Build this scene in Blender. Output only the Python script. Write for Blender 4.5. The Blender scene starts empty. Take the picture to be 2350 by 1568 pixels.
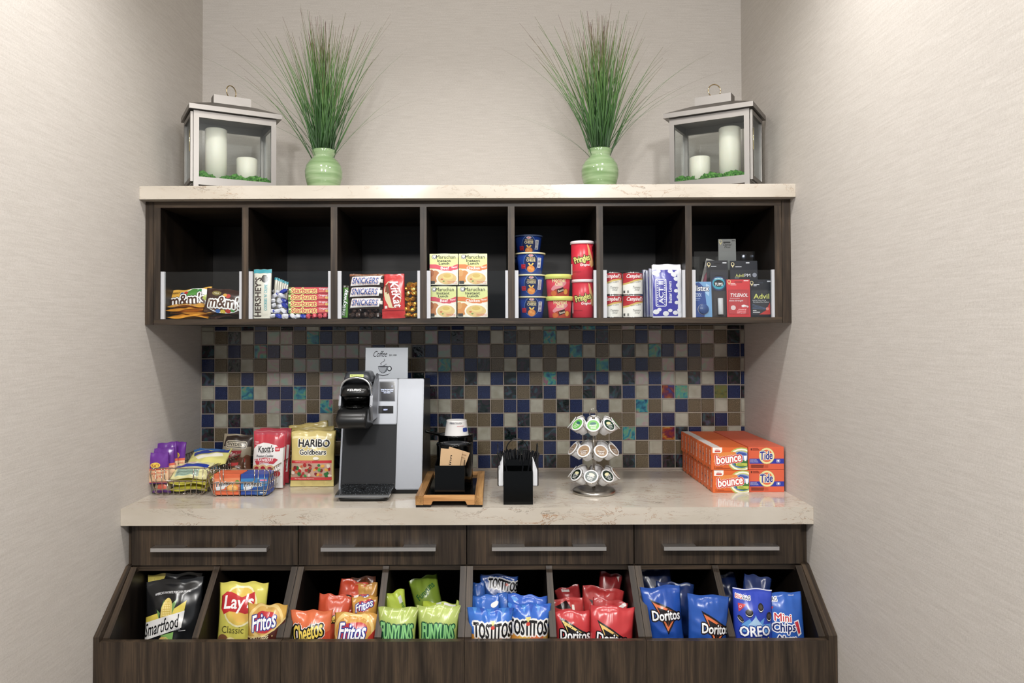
import bpy, bmesh, math, random
import numpy as np
from mathutils import Vector, Matrix, noise

# ------------------------------------------------------------------ camera, world, lights, exposure
S = bpy.context.scene
COL = S.collection
CAMP = Vector((0.088, -2.9563, 1.4384))
FPX, PX, PY = 1776.51, 1133.12, 727.36
CR = Vector((0.999992, 0.00225971, -0.00329945))
CU = Vector((0.0033398, -0.01809161, 0.99983076))
CF = Vector((-0.00219964, 0.99983378, 0.01809901))
cam_d = bpy.data.cameras.new('camera')
cam = bpy.data.objects.new('camera', cam_d)
COL.objects.link(cam)
cam.matrix_world = Matrix(((CR.x, CU.x, -CF.x, CAMP.x), (CR.y, CU.y, -CF.y, CAMP.y), (CR.z, CU.z, -CF.z, CAMP.z), (0, 0, 0, 1)))
cam_d.sensor_width = 36.0
cam_d.lens = FPX / 2350 * 36.0
cam_d.shift_x = (1175 - PX) / 2350
cam_d.shift_y = (PY - 784) / 2350
cam_d.clip_start = 0.05
S.camera = cam

wd = bpy.data.worlds.new('world'); S.world = wd; wd.use_nodes = True
wd.node_tree.nodes['Background'].inputs[0].default_value = (0.88, 0.93, 1.0, 1)
wd.node_tree.nodes['Background'].inputs[1].default_value = 0.44

S.view_settings.view_transform = 'Standard'
S.view_settings.look = 'None'
S.view_settings.exposure = -0.2
S.view_settings.gamma = 1.0
S.view_settings.use_curve_mapping = False


def disk(x, y, power, d=0.13, col=(1.0, 0.98, 0.955)):
    l = bpy.data.lights.new('downlight', 'AREA')
    l.shape = 'DISK'; l.size = d; l.energy = power; l.color = col; l.spread = math.radians(160)
    o = bpy.data.objects.new('downlight', l); COL.objects.link(o)
    o.location = (x, y, 2.70)
    return o


disk(-0.58, -1.18, 6.5)
disk(0.60, -1.12, 6.8)
disk(0.0, -1.15, 6.5)  # added middle lamp, lifts the back wall


def globe(x, y, z, power, rad=0.09, col=(1.0, 0.985, 0.97)):
    l = bpy.data.lights.new('room_light', 'POINT')
    l.energy = power; l.shadow_soft_size = rad; l.color = col
    o = bpy.data.objects.new('room_light', l); COL.objects.link(o)
    o.location = (x, y, z)


globe(-0.50, -3.05, 2.50, 82)
globe(0.62, -3.05, 2.50, 82)

R = math.radians
W2 = 1.035


def P(u, v, y):
    """world point on the plane y=const seen at photo pixel (u, v)"""
    d = (u - PX) / FPX * CR - (v - PY) / FPX * CU + CF
    t = (y - CAMP.y) / d.y
    return CAMP + d * t


def PZ(u, v, z):
    d = (u - PX) / FPX * CR - (v - PY) / FPX * CU + CF
    t = (z - CAMP.z) / d.z
    return CAMP + d * t


# ------------------------------------------------------------------ materials
def lin(h, sat=1.0):
    h = h.lstrip('#')
    o = []
    rgb = [int(h[i:i + 2], 16) / 255 for i in (0, 2, 4)]
    g = 0.3 * rgb[0] + 0.6 * rgb[1] + 0.1 * rgb[2]
    for c in rgb:
        c = g + (c - g) * sat
        o.append(c / 12.92 if c <= 0.04045 else ((c + 0.055) / 1.055) ** 2.4)
    return (*o, 1.0)


KIND = {'foil': (0.24, 0.0, 0.6), 'card': (0.42, 0.0, 0.5), 'plastic': (0.3, 0.0, 0.5), 'gloss': (0.08, 0.0, 0.5), 'paper': (0.8, 0.0, 0.3),
        'metal': (0.28, 1.0, 0.5), 'chrome': (0.12, 1.0, 0.5), 'gold': (0.25, 0.75, 0.5), 'matte': (0.6, 0.0, 0.4)}
MC = {}


def M(h, k='card'):
    key = (h, k)
    if key in MC:
        return MC[key]
    m = bpy.data.materials.new('%s_%s' % (k, h.lstrip('#')))
    m.use_nodes = True
    b = m.node_tree.nodes['Principled BSDF']
    r, me, sp = KIND[k]
    b.inputs['Base Color'].default_value = lin(h, 0.86 if k in ('foil', 'card', 'plastic') else 1.0)
    b.inputs['Roughness'].default_value = r
    b.inputs['Metallic'].default_value = me
    b.inputs['Specular IOR Level'].default_value = sp
    if k in ('matte', 'paper'):
        nt = m.node_tree
        n = nt.nodes.new('ShaderNodeTexNoise'); n.inputs['Scale'].default_value = 300
        n.inputs['Detail'].default_value = 3
        tc = nt.nodes.new('ShaderNodeTexCoord'); nt.links.new(tc.outputs['Object'], n.inputs['Vector'])
        mr = nt.nodes.new('ShaderNodeMapRange'); mr.inputs[3].default_value = max(0.02, r - 0.06); mr.inputs[4].default_value = r + 0.08
        nt.links.new(n.outputs[0], mr.inputs[0]); nt.links.new(mr.outputs[0], b.inputs['Roughness'])
    MC[key] = m
    return m


def base_mat(name, rough=0.5, spec=0.5):
    m = bpy.data.materials.new(name); m.use_nodes = True
    nt = m.node_tree; b = nt.nodes['Principled BSDF']
    b.inputs['Roughness'].default_value = rough
    b.inputs['Specular IOR Level'].default_value = spec
    return m, nt, b


def nd(nt, t, **kw):
    n = nt.nodes.new(t)
    for k, v in kw.items():
        if k.startswith('i_'):
            n.inputs[k[2:].replace('_', ' ')].default_value = v
        else:
            setattr(n, k, v)
    return n


def ramp(nt, stops, interp='LINEAR'):
    n = nt.nodes.new('ShaderNodeValToRGB'); cr = n.color_ramp; cr.interpolation = interp
    while len(cr.elements) < len(stops):
        cr.elements.new(0.5)
    for e, (p, c) in zip(cr.elements, stops):
        e.position = p; e.color = lin(c) if isinstance(c, str) else (c, c, c, 1)
    return n


def coords(nt, scale, kind='Object'):
    tc = nt.nodes.new('ShaderNodeTexCoord')
    mp = nt.nodes.new('ShaderNodeMapping'); mp.inputs['Scale'].default_value = scale
    nt.links.new(tc.outputs[kind], mp.inputs['Vector'])
    return mp.outputs[0]


def wallpaper():
    m, nt, b = base_mat('woven_wallpaper', 0.75, 0.25)
    L = nt.links
    fine = nd(nt, 'ShaderNodeTexNoise', i_Scale=1.0, i_Detail=3.0)
    L.new(coords(nt, (170, 170, 620)), fine.inputs['Vector'])
    fine2 = nd(nt, 'ShaderNodeTexNoise', i_Scale=1.0, i_Detail=2.0)
    L.new(coords(nt, (620, 620, 160)), fine2.inputs['Vector'])
    sl = nd(nt, 'ShaderNodeTexNoise', i_Scale=1.0, i_Detail=3.0)
    L.new(coords(nt, (14, 14, 260)), sl.inputs['Vector'])
    a = nd(nt, 'ShaderNodeMath', operation='ADD'); L.new(fine.outputs[0], a.inputs[0]); L.new(fine2.outputs[0], a.inputs[1])
    a2 = nd(nt, 'ShaderNodeMath', operation='ADD'); L.new(a.outputs[0], a2.inputs[0]); L.new(sl.outputs[0], a2.inputs[1])
    d = nd(nt, 'ShaderNodeMath', operation='DIVIDE'); d.inputs[1].default_value = 3.0; L.new(a2.outputs[0], d.inputs[0])
    r = ramp(nt, [(0.34, '#bfb8b1'), (0.5, '#cbc5be'), (0.66, '#d6d0ca')])
    L.new(d.outputs[0], r.inputs[0]); L.new(r.outputs[0], b.inputs['Base Color'])
    bu = nd(nt, 'ShaderNodeBump', i_Strength=0.35, i_Distance=0.0012); L.new(d.outputs[0], bu.inputs['Height']); L.new(bu.outputs[0], b.inputs['Normal'])
    return m


def wood(axis, cols=('#18130e', '#382e25', '#5c4c3b'), seedoff=0.0, rough=0.42, name='walnut_laminate'):
    m, nt, b = base_mat(name + '_' + axis, rough, 0.4)
    L = nt.links
    lo, hi = 2.2, 34.0
    sc = {'x': (lo, hi, hi), 'y': (hi, lo, hi), 'z': (hi, hi, lo), 's': (hi * 2, lo, lo)}[axis]
    warp = nd(nt, 'ShaderNodeTexNoise', i_Scale=1.0, i_Detail=2.0, i_Distortion=0.6)
    L.new(coords(nt, tuple(v * 0.22 for v in sc)), warp.inputs['Vector'])
    base = coords(nt, sc)
    av = nd(nt, 'ShaderNodeVectorMath', operation='MULTIPLY_ADD')
    L.new(warp.outputs['Color'], av.inputs[0]); av.inputs[1].default_value = (5, 5, 5); L.new(base, av.inputs[2])
    n1 = nd(nt, 'ShaderNodeTexNoise', i_Scale=1.0, i_Detail=5.0, i_Roughness=0.6); L.new(av.outputs[0], n1.inputs['Vector'])
    n2 = nd(nt, 'ShaderNodeTexNoise', i_Scale=1.0, i_Detail=4.0, i_Roughness=0.7)
    L.new(coords(nt, tuple(v * (9 if v > 10 else 3) for v in sc)), n2.inputs['Vector'])
    mx = nd(nt, 'ShaderNodeMix', data_type='FLOAT'); mx.inputs[0].default_value = 0.35
    L.new(n1.outputs[0], mx.inputs[2]); L.new(n2.outputs[0], mx.inputs[3])
    r = ramp(nt, [(0.33, cols[0]), (0.5, cols[1]), (0.68, cols[2])])
    L.new(mx.outputs[0], r.inputs[0]); L.new(r.outputs[0], b.inputs['Base Color'])
    bu = nd(nt, 'ShaderNodeBump', i_Strength=0.15, i_Distance=0.0006); L.new(n2.outputs[0], bu.inputs['Height']); L.new(bu.outputs[0], b.inputs['Normal'])
    return m


def quartz():
    m, nt, b = base_mat('cream_quartz', 0.12, 0.5)
    L = nt.links
    c = coords(nt, (1.0, 1.6, 2.6))
    n = nd(nt, 'ShaderNodeTexNoise', i_Scale=8.0, i_Detail=8.0, i_Roughness=0.68, i_Distortion=0.9); L.new(c, n.inputs['Vector'])
    s = nd(nt, 'ShaderNodeMath', operation='SUBTRACT'); s.inputs[1].default_value = 0.5; L.new(n.outputs[0], s.inputs[0])
    a = nd(nt, 'ShaderNodeMath', operation='ABSOLUTE'); L.new(s.outputs[0], a.inputs[0])
    v = nd(nt, 'ShaderNodeMapRange'); v.inputs[1].default_value = 0.002; v.inputs[2].default_value = 0.011; v.inputs[3].default_value = 1; v.inputs[4].default_value = 0
    L.new(a.outputs[0], v.inputs[0])
    k = nd(nt, 'ShaderNodeTexNoise', i_Scale=5.0, i_Detail=5.0, i_Roughness=0.65); L.new(c, k.inputs['Vector'])
    km = nd(nt, 'ShaderNodeMapRange'); km.inputs[1].default_value = 0.44; km.inputs[2].default_value = 0.62; L.new(k.outputs[0], km.inputs[0])
    mu = nd(nt, 'ShaderNodeMath', operation='MULTIPLY'); L.new(v.outputs[0], mu.inputs[0]); L.new(km.outputs[0], mu.inputs[1])
    vc = nd(nt, 'ShaderNodeTexNoise', i_Scale=6.0); vr = ramp(nt, [(0.4, '#6f6558'), (0.6, '#a5713f')]); L.new(vc.outputs[0], vr.inputs[0])
    bc = nd(nt, 'ShaderNodeTexNoise', i_Scale=3.0, i_Detail=4.0); br = ramp(nt, [(0.35, '#c2b9ab'), (0.65, '#d2cabe')]); L.new(c, bc.inputs['Vector']); L.new(bc.outputs[0], br.inputs[0])
    mx = nd(nt, 'ShaderNodeMix', data_type='RGBA'); L.new(mu.outputs[0], mx.inputs[0]); L.new(br.outputs[0], mx.inputs[6]); L.new(vr.outputs[0], mx.inputs[7])
    L.new(mx.outputs[2], b.inputs['Base Color'])
    return m


def tile_mat(name, stops, scale, rough, bump=0.0, detail=3.0, dist=0.0):
    m, nt, b = base_mat(name, rough, 0.6)
    L = nt.links
    n = nd(nt, 'ShaderNodeTexNoise', i_Scale=scale, i_Detail=detail, i_Distortion=dist)
    L.new(coords(nt, (1, 1, 1)), n.inputs['Vector'])
    r = ramp(nt, stops); L.new(n.outputs[0], r.inputs[0]); L.new(r.outputs[0], b.inputs['Base Color'])
    if bump:
        n2 = nd(nt, 'ShaderNodeTexNoise', i_Scale=60.0, i_Detail=2.0); L.new(coords(nt, (1, 1, 1)), n2.inputs['Vector'])
        bu = nd(nt, 'ShaderNodeBump', i_Strength=bump, i_Distance=0.003); L.new(n2.outputs[0], bu.inputs['Height']); L.new(bu.outputs[0], b.inputs['Normal'])
    return m


def glassy(name, col=(1, 1, 1, 1), alpha=0.12, rough=0.03):
    """thin clear sheet: mostly see-through, reflecting a little"""
    m = bpy.data.materials.new(name); m.use_nodes = True
    nt = m.node_tree; nt.nodes.clear()
    out = nd(nt, 'ShaderNodeOutputMaterial'); mix = nd(nt, 'ShaderNodeMixShader')
    t = nd(nt, 'ShaderNodeBsdfTransparent'); t.inputs[0].default_value = col
    g = nd(nt, 'ShaderNodeBsdfGlossy'); g.inputs['Roughness'].default_value = rough; g.inputs[0].default_value = (0.9, 0.95, 1, 1)
    lw = nd(nt, 'ShaderNodeLayerWeight', i_Blend=0.25)
    mr = nd(nt, 'ShaderNodeMapRange'); mr.inputs[3].default_value = alpha * 0.5; mr.inputs[4].default_value = min(1, alpha * 4)
    nt.links.new(lw.outputs['Fresnel'], mr.inputs[0]); nt.links.new(mr.outputs[0], mix.inputs[0])
    nt.links.new(t.outputs[0], mix.inputs[1]); nt.links.new(g.outputs[0], mix.inputs[2]); nt.links.new(mix.outputs[0], out.inputs[0])
    return m


WALL = wallpaper()
WX, WY, WZ, WS = wood('x'), wood('y'), wood('z'), wood('s')
WD = wood('z', ('#0d0a08', '#1d1712', '#2e251d'), name='black_walnut_face')  # same walnut with interior shade put into the colour, for inner side faces
WB = wood('x', ('#0b0907', '#171310', '#241d17'), name='black_walnut_backing')  # walnut darkened to paint in the shade of backs and bin floors
QZ = quartz()
GLASS = glassy('clear_acrylic', (0.97, 0.98, 0.98, 1), 0.03)
LGLASS = glassy('lantern_glass', (0.97, 0.985, 0.98, 1), 0.05)
FILM = glassy('clear_film', (0.95, 0.95, 0.96, 1), 0.05, 0.08)


# ------------------------------------------------------------------ mesh helpers
def finish(name, bm, mats, parent=None, smooth=False, loc=None, bevel=0.0, seg=2, world=False):
    if bevel:
        bmesh.ops.bevel(bm, geom=[e for e in bm.edges if len(e.link_faces) == 2 and e.calc_face_angle(0) > 0.5], offset=bevel, segments=seg, affect='EDGES', clamp_overlap=True)
    if not isinstance(mats, (list, tuple)):
        mats = [mats]
    if parent is not None and world:
        bm.transform(parent.matrix_world.inverted())
    if smooth:
        for f in bm.faces:
            f.smooth = True
        for e in bm.edges:
            if len(e.link_faces) == 2 and e.calc_face_angle(0) > 0.7:
                e.smooth = False
    me = bpy.data.meshes.new(name); bm.to_mesh(me); bm.free()
    for m in mats:
        me.materials.append(m)
    o = bpy.data.objects.new(name, me); COL.objects.link(o)
    if parent is not None:
        o.parent = parent
    if loc is not None:
        o.location = loc
    return o


def tag(o, label, cat=None, group=None, kind=None):
    o['label'] = label
    if cat: o['category'] = cat
    if group: o['group'] = group
    if kind: o['kind'] = kind
    return o


def thing(name, label, cat, loc=(0, 0, 0), rz=0.0, group=None):
    o = bpy.data.objects.new(name, None); COL.objects.link(o)
    o.location = loc; o.rotation_euler = (0, 0, rz)
    o.empty_display_size = 0.05
    tag(o, label, cat, group)
    o.matrix_world = Matrix.Translation(Vector(loc)) @ Matrix.Rotation(rz, 4, 'Z')
    return o


def origin_to(o, p):
    """move the object's origin to p without moving its mesh"""
    p = Vector(p)
    o.data.transform(Matrix.Translation(-p)); o.location = o.location + p
    return o


def box(bm, x0, x1, y0, y1, z0, z1, mi=0, mat=None):
    vs = [bm.verts.new((x, y, z)) for x in (x0, x1) for y in (y0, y1) for z in (z0, z1)]
    if mat is not None:
        for v in vs: v.co = mat @ v.co
    for q in ((0, 1, 3, 2), (4, 6, 7, 5), (0, 4, 5, 1), (2, 3, 7, 6), (0, 2, 6, 4), (1, 5, 7, 3)):
        f = bm.faces.new([vs[i] for i in q]); f.material_index = mi
    return vs


def prism(bm, prof, a0, a1, axis='x', mi=0):
    """profile of 2D points extruded along an axis"""
    def mk(a, p):
        return {'x': (a, p[0], p[1]), 'y': (p[0], a, p[1]), 'z': (p[0], p[1], a)}[axis]
    A = [bm.verts.new(mk(a0, p)) for p in prof]; B = [bm.verts.new(mk(a1, p)) for p in prof]
    n = len(prof)
    fs = [bm.faces.new(A), bm.faces.new(B[::-1])]
    for i in range(n):
        fs.append(bm.faces.new((A[i], B[i], B[(i + 1) % n], A[(i + 1) % n])))
    for f in fs: f.material_index = mi
    bmesh.ops.recalc_face_normals(bm, faces=fs)


def tube(bm, pts, r, n=8, closed=False, mi=0, caps=True):
    pts = [Vector(p) for p in pts]
    rings = []
    N = len(pts)
    up = None
    for i, p in enumerate(pts):
        if closed:
            d = pts[(i + 1) % N] - pts[i - 1]
        else:
            d = pts[min(i + 1, N - 1)] - pts[max(i - 1, 0)]
        d.normalize()
        if up is None:
            up = d.cross(Vector((0.13, 0.27, 0.95)))
            if up.length < 1e-3: up = d.cross(Vector((1, 0, 0)))
        a = up - d * up.dot(d); a.normalize(); up = a; b = d.cross(a)
        rr = r[i] if isinstance(r, (list, tuple)) else r
        rings.append([bm.verts.new(p + (a * math.cos(2 * math.pi * k / n) + b * math.sin(2 * math.pi * k / n)) * rr) for k in range(n)])
    m = N if closed else N - 1
    for i in range(m):
        A, B = rings[i], rings[(i + 1) % N]
        for k in range(n):
            f = bm.faces.new((A[k], A[(k + 1) % n], B[(k + 1) % n], B[k])); f.material_index = mi; f.smooth = True
    if caps and not closed:
        for rg in (rings[0][::-1], rings[-1]):
            f = bm.faces.new(rg); f.material_index = mi


def lathe(bm, prof, n=32, c=(0, 0, 0), mi=0, mat=None):
    """prof: list of (r, z)"""
    rings = []
    for r, z in prof:
        if r < 1e-6:
            v = Vector((c[0], c[1], c[2] + z)); rings.append([bm.verts.new(mat @ v if mat else v)])
        else:
            rg = []
            for k in range(n):
                a = 2 * math.pi * k / n
                v = Vector((c[0] + r * math.cos(a), c[1] + r * math.sin(a), c[2] + z))
                rg.append(bm.verts.new(mat @ v if mat else v))
            rings.append(rg)
    for A, B in zip(rings, rings[1:]):
        for k in range(n):
            k2 = (k + 1) % n
            if len(A) == 1 and len(B) == 1: continue
            if len(A) == 1: f = bm.faces.new((A[0], B[k2], B[k]))
            elif len(B) == 1: f = bm.faces.new((A[k], A[k2], B[0]))
            else: f = bm.faces.new((A[k], A[k2], B[k2], B[k]))
            f.material_index = mi; f.smooth = True


def loft(bm, rings, n=28, mi=0, p=3.0):
    """rings: (cx, cy, z, hx, hy) rounded-rectangle sections"""
    RR = []
    for cx, cy, z, hx, hy in rings:
        rg = []
        for k in range(n):
            a = 2 * math.pi * k / n
            ca, sa = math.cos(a), math.sin(a)
            rg.append(bm.verts.new((cx + hx * math.copysign(abs(ca) ** (2 / p), ca), cy + hy * math.copysign(abs(sa) ** (2 / p), sa), z)))
        RR.append(rg)
    for A, B in zip(RR, RR[1:]):
        for k in range(n):
            f = bm.faces.new((A[k], A[(k + 1) % n], B[(k + 1) % n], B[k])); f.material_index = mi; f.smooth = True
    f = bm.faces.new(RR[0][::-1]); f.material_index = mi
    f = bm.faces.new(RR[-1]); f.material_index = mi


def B():
    return bmesh.new()


# ------------------------------------------------------------------ printed artwork (2D shapes laid over a package's surface)
TXT = {}


def text2d(s, off, shear):
    k = (s, off, shear)
    if k in TXT: return TXT[k]
    c = bpy.data.curves.new('t', 'FONT'); c.body = s; c.offset = off; c.shear = shear; c.resolution_u = 2; c.align_x = 'CENTER'
    o = bpy.data.objects.new('t', c)
    me = o.to_mesh()
    vs = [(v.co.x, v.co.y) for v in me.vertices]; fs = [tuple(p.vertices) for p in me.polygons]
    o.to_mesh_clear(); bpy.data.objects.remove(o); bpy.data.curves.remove(c)
    TXT[k] = (vs, fs)
    return TXT[k]


def rot2(x, y, cx, cy, a):
    ca, sa = math.cos(a), math.sin(a)
    return cx + (x - cx) * ca - (y - cy) * sa, cy + (x - cx) * sa + (y - cy) * ca


def polys_of(art, seg=20):
    """art items in photo pixels -> list of (verts, faces, colour); y grows downwards"""
    out = []
    for it in art:
        k = it[0]
        if k == 'r':
            x0, y0, x1, y1, c = it[1:6]; rd = it[6] if len(it) > 6 else 0
            if rd:
                pts = []
                for cx, cy, a0 in ((x1 - rd, y0 + rd, -90), (x1 - rd, y1 - rd, 0), (x0 + rd, y1 - rd, 90), (x0 + rd, y0 + rd, 180)):
                    for j in range(5):
                        a = R(a0 + 22.5 * j); pts.append((cx + rd * math.cos(a), cy + rd * math.sin(a)))
            else:
                pts = [(x0, y0), (x1, y0), (x1, y1), (x0, y1)]
            out.append((pts, [tuple(range(len(pts)))], c))
        elif k == 'e':
            cx, cy, rx, ry, c = it[1:6]; rt = R(it[6]) if len(it) > 6 else 0
            pts = [rot2(cx + rx * math.cos(2 * math.pi * j / seg), cy + ry * math.sin(2 * math.pi * j / seg), cx, cy, rt) for j in range(seg)]
            out.append((pts, [tuple(range(seg))], c))
        elif k == 'p':
            out.append((list(it[1]), [tuple(range(len(it[1])))], it[2]))
        elif k == 't':
            s, cx, cy, w, h, c = it[1:7]; o = it[7] if len(it) > 7 else {}
            b = o.get('b', 0.012) * 0.5; sh = o.get('s', 0.0); rt = R(o.get('r', 0))
            grow = 0.0
            if b >= 0.02 or (b > 0.004 and 'M' in s):
                grow = b / 0.7 * h * 0.42; b = 0.006 if 'M' not in s else 0.0
            bv, bf = text2d(s, b, sh)
            if not bv: continue
            xs = [v[0] for v in bv]; ys = [v[1] for v in bv]
            x0, x1, y0, y1 = min(xs), max(xs), min(ys), max(ys)
            kx, ky = w / max(1e-6, x1 - x0), h / max(1e-6, y1 - y0)
            arc = o.get('a', 0.0)

            def put(vs, col, dx=0, dy=0):
                pts = []
                for vx, vy in vs:
                    X = (vx - (x0 + x1) / 2) * kx + cx + dx; Y = -(vy - (y0 + y1) / 2) * ky + cy + dy
                    if arc: Y += arc * ((X - cx) / (w / 2)) ** 2
                    pts.append(rot2(X, Y, cx, cy, rt))
                return pts
            for oc, ow in o.get('o', []):
                for q in range(8):
                    a = 2 * math.pi * q / 8
                    out.append((put(bv, None, (ow + grow) * math.cos(a), (ow + grow) * math.sin(a)), bf, oc))
            if grow:
                for q in range(8):
                    a = 2 * math.pi * q / 8
                    out.append((put(bv, None, grow * math.cos(a), grow * math.sin(a)), bf, c))
            out.append((put(bv, None), bf, c))
    return out


def add_art(bm, art, frame, mapf, matidx, gx=None, gy=None, base=0.0004, step=0.00006):
    """lay art over mapf(s, t, h) -> point, frame=(u0, u1, v0, v1) in the art's pixels"""
    u0, u1, v0, v1 = frame
    lay = {}
    groups = []
    last = None
    for pts, fs, c in polys_of(art):
        if last is not None and groups and groups[-1][0] == c:
            groups[-1][1].append((pts, fs))
        else:
            groups.append([c, [(pts, fs)]])
        last = c
    hcur = base
    for gi, (c, lst) in enumerate(groups):
        b2 = bmesh.new(); zc = 0
        for pts, fs in lst:
            vv = [b2.verts.new(((x - u0) / (u1 - u0), 1 - (y - v0) / (v1 - v0), zc)) for x, y in pts]; zc += 8e-6
            for f in fs:
                try: b2.faces.new([vv[i] for i in f])
                except ValueError: pass
        eps = 0.002
        cuts = [((eps, 0, 0), (-1, 0, 0)), ((1 - eps, 0, 0), (1, 0, 0)), ((0, eps, 0), (0, -1, 0)), ((0, 1 - eps, 0), (0, 1, 0))]
        for co, no in cuts:
            bmesh.ops.bisect_plane(b2, geom=b2.verts[:] + b2.edges[:] + b2.faces[:], plane_co=co, plane_no=no, clear_outer=True)
        if not b2.verts: b2.free(); continue
        xs = [v.co.x for v in b2.verts]; ys = [v.co.y for v in b2.verts]
        for g, ax, lo, hi in ((gx, 0, min(xs), max(xs)), (gy, 1, min(ys), max(ys))):
            if g:
                for j in range(int(lo * g), int(hi * g) + 2):
                    p = j / g
                    if lo < p < hi:
                        co = [0, 0, 0]; no = [0, 0, 0]; co[ax] = p; no[ax] = 1
                        bmesh.ops.bisect_plane(b2, geom=b2.verts[:] + b2.edges[:] + b2.faces[:], plane_co=co, plane_no=no)
        b2.verts.index_update()
        nv = [bm.verts.new(mapf(v.co.x, v.co.y, hcur + v.co.z)) for v in b2.verts]
        hcur += step + zc
        mi = matidx(c)
        for f in b2.faces:
            nf = bm.faces.new([nv[v.index] for v in f.verts])
            nf.material_index = mi; nf.smooth = bool(gx)
        b2.free()


class Mats:
    def __init__(self, kind, first=None):
        self.kind = kind; self.l = []; self.d = {}
        if first: self(first)

    def __call__(self, c, kind=None):
        key = (c, kind or self.kind)
        if key not in self.d:
            self.d[key] = len(self.l); self.l.append(M(c, kind or self.kind) if isinstance(c, str) else c)
        return self.d[key]


def bag_mesh(W, H, T, color, art, frame, seed=0, wr=0.0025, kind='foil', flare=0.07, seal=0.045, cell=0.005, sealcol=None, back=None, gus=0.0):
    """pillow bag standing on z=0, facing -y, W wide H tall T thick"""
    nx = max(6, min(44, round(W / cell))); nz = max(6, min(52, round(H / cell)))
    ms = Mats(kind, color)
    rnd = random.Random(seed)
    ph = [rnd.uniform(0, 6.28) for _ in range(8)]
    fr = [rnd.uniform(2.2, 4.6) for _ in range(3)]
    sx = seed * 7.31

    def surf(s, t, front):
        x = (s - 0.5) * W * (1 - flare * math.sin(math.pi * t) ** 0.8)
        z = t * H
        e = min(t, 1 - t)
        k = 0 if e < seal else min(1, (e - seal) / (0.5 - seal))
        prof = math.sin(math.pi * min(max(s, 0), 1)) ** 0.62 * (math.sin(math.pi / 2 * k) ** 0.62 if k > 0 else 0)
        d = T / 2 * prof
        # creases fan out of the seals, folds run over the belly
        pl = math.exp(-max(0, e - seal) / 0.11) * (0 if e < seal * 0.6 else 1)
        cr = math.sin(2 * math.pi * s * fr[0] + ph[0]) * 0.6 + math.sin(2 * math.pi * s * fr[1] * 1.7 + ph[1]) * 0.4
        n1 = noise.noise(Vector((s * W * 38 + sx, t * H * 26 + (0 if front else 9), seed)))
        n2 = 1 - abs(noise.noise(Vector((s * W * 22 + t * H * 14 + sx, t * H * 20 - s * W * 10, seed + 5.5)))) * 2
        edge = math.sin(math.pi * s) ** 0.5 if 0 < s < 1 else 0
        d += wr * (cr * pl * 0.9 + n1 * 0.8 + (n2 - 0.5) * 1.0) * edge * (1 if k > 0 else 0.25)
        wave = 0.9 * wr * math.sin(2 * math.pi * s * 1.3 + ph[3]) * (1 - math.sin(math.pi * t))
        if t > 0.5: z += wr * 0.7 * math.sin(2 * math.pi * s * fr[2] * 0.6 + ph[4]) * (t - 0.5) * 2
        if not front:
            d = min(-T / 2 * prof * 0.9 - wr * 0.4 * n1 * edge, -.0004 * min(1, edge * 4))
            return (x, wave - d, z)
        d = max(d, .0004 * min(1, edge * 4))
        return (x, wave - d, z)
    bm = B()
    for front in (True, False):
        g = [[bm.verts.new(surf(i / nx, j / nz, front)) for i in range(nx + 1)] for j in range(nz + 1)]
        for j in range(nz):
            for i in range(nx):
                q = (g[j][i], g[j][i + 1], g[j + 1][i + 1], g[j + 1][i])
                f = bm.faces.new(q if front else q[::-1]); f.smooth = True
                if sealcol and (j / nz > 1 - seal or j / nz < seal - 0.01): f.material_index = ms(sealcol)
                elif back and not front: f.material_index = ms(back)
    bmesh.ops.remove_doubles(bm, verts=[v for v in bm.verts], dist=0.00005)

    def bil(s, t, h):
        # interpolate on the same cells as the mesh so the print follows the foil
        fi, fj = s * nx, t * nz
        i, j = min(int(fi), nx - 1), min(int(fj), nz - 1); a, b = fi - i, fj - j
        p = [Vector(surf((i + di) / nx, (j + dj) / nz, True)) for dj in (0, 1) for di in (0, 1)]
        q = (p[0] * (1 - a) + p[1] * a) * (1 - b) + (p[2] * (1 - a) + p[3] * a) * b
        q.y -= h
        return q
    if art:
        add_art(bm, art, frame, bil, lambda c: ms(c), gx=nx, gy=nz, base=0.0005, step=0.0001)
    return bm, ms.l


BAGC = {}


def bag(name, label, cat, px, y, color, art=None, thick=0.045, lean=8, rot=0, yaw=0, group=None, seed=0, wr=0.0025, kind='foil', frame=None, zmin=None, **kw):
    """px=(u0,u1,v0,v1) pixel box at depth y; bottom centre is the origin"""
    u0, u1, v0, v1 = px
    a = P((u0 + u1) / 2, v1, y); t = P((u0 + u1) / 2, v0, y)
    Wm = (P(u1, v1, y) - P(u0, v1, y)).length
    Hm = (t.z - a.z) / math.cos(R(lean)) if 'H' not in kw else kw.pop('H')
    key = (color, id(art), round(Wm, 3), round(Hm, 3), seed, thick)
    bm, ml = bag_mesh(Wm, Hm, thick, color, art, frame or px, seed, wr, kind, **kw)
    o = finish(name, bm, ml)
    o.location = a
    if zmin is not None: o.location.z = zmin
    o.matrix_world = Matrix.Translation(o.location) @ Matrix.Rotation(R(yaw), 4, 'Z') @ Matrix.Rotation(R(-lean), 4, 'X') @ Matrix.Rotation(R(-rot), 4, 'Y')
    tag(o, label, cat, group)
    return o


def copy_of(o, loc=None, label=None, rotz=None, group=None, name=None):
    c = o.copy(); COL.objects.link(c)
    if loc is not None: c.location = loc
    if rotz is not None: c.rotation_euler[2] = rotz
    if label: c['label'] = label
    if group: c['group'] = group
    for ch in list(o.children):
        d = ch.copy(); COL.objects.link(d); d.parent = c
        for g in list(ch.children):
            e = g.copy(); COL.objects.link(e); e.parent = d
    return c


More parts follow.
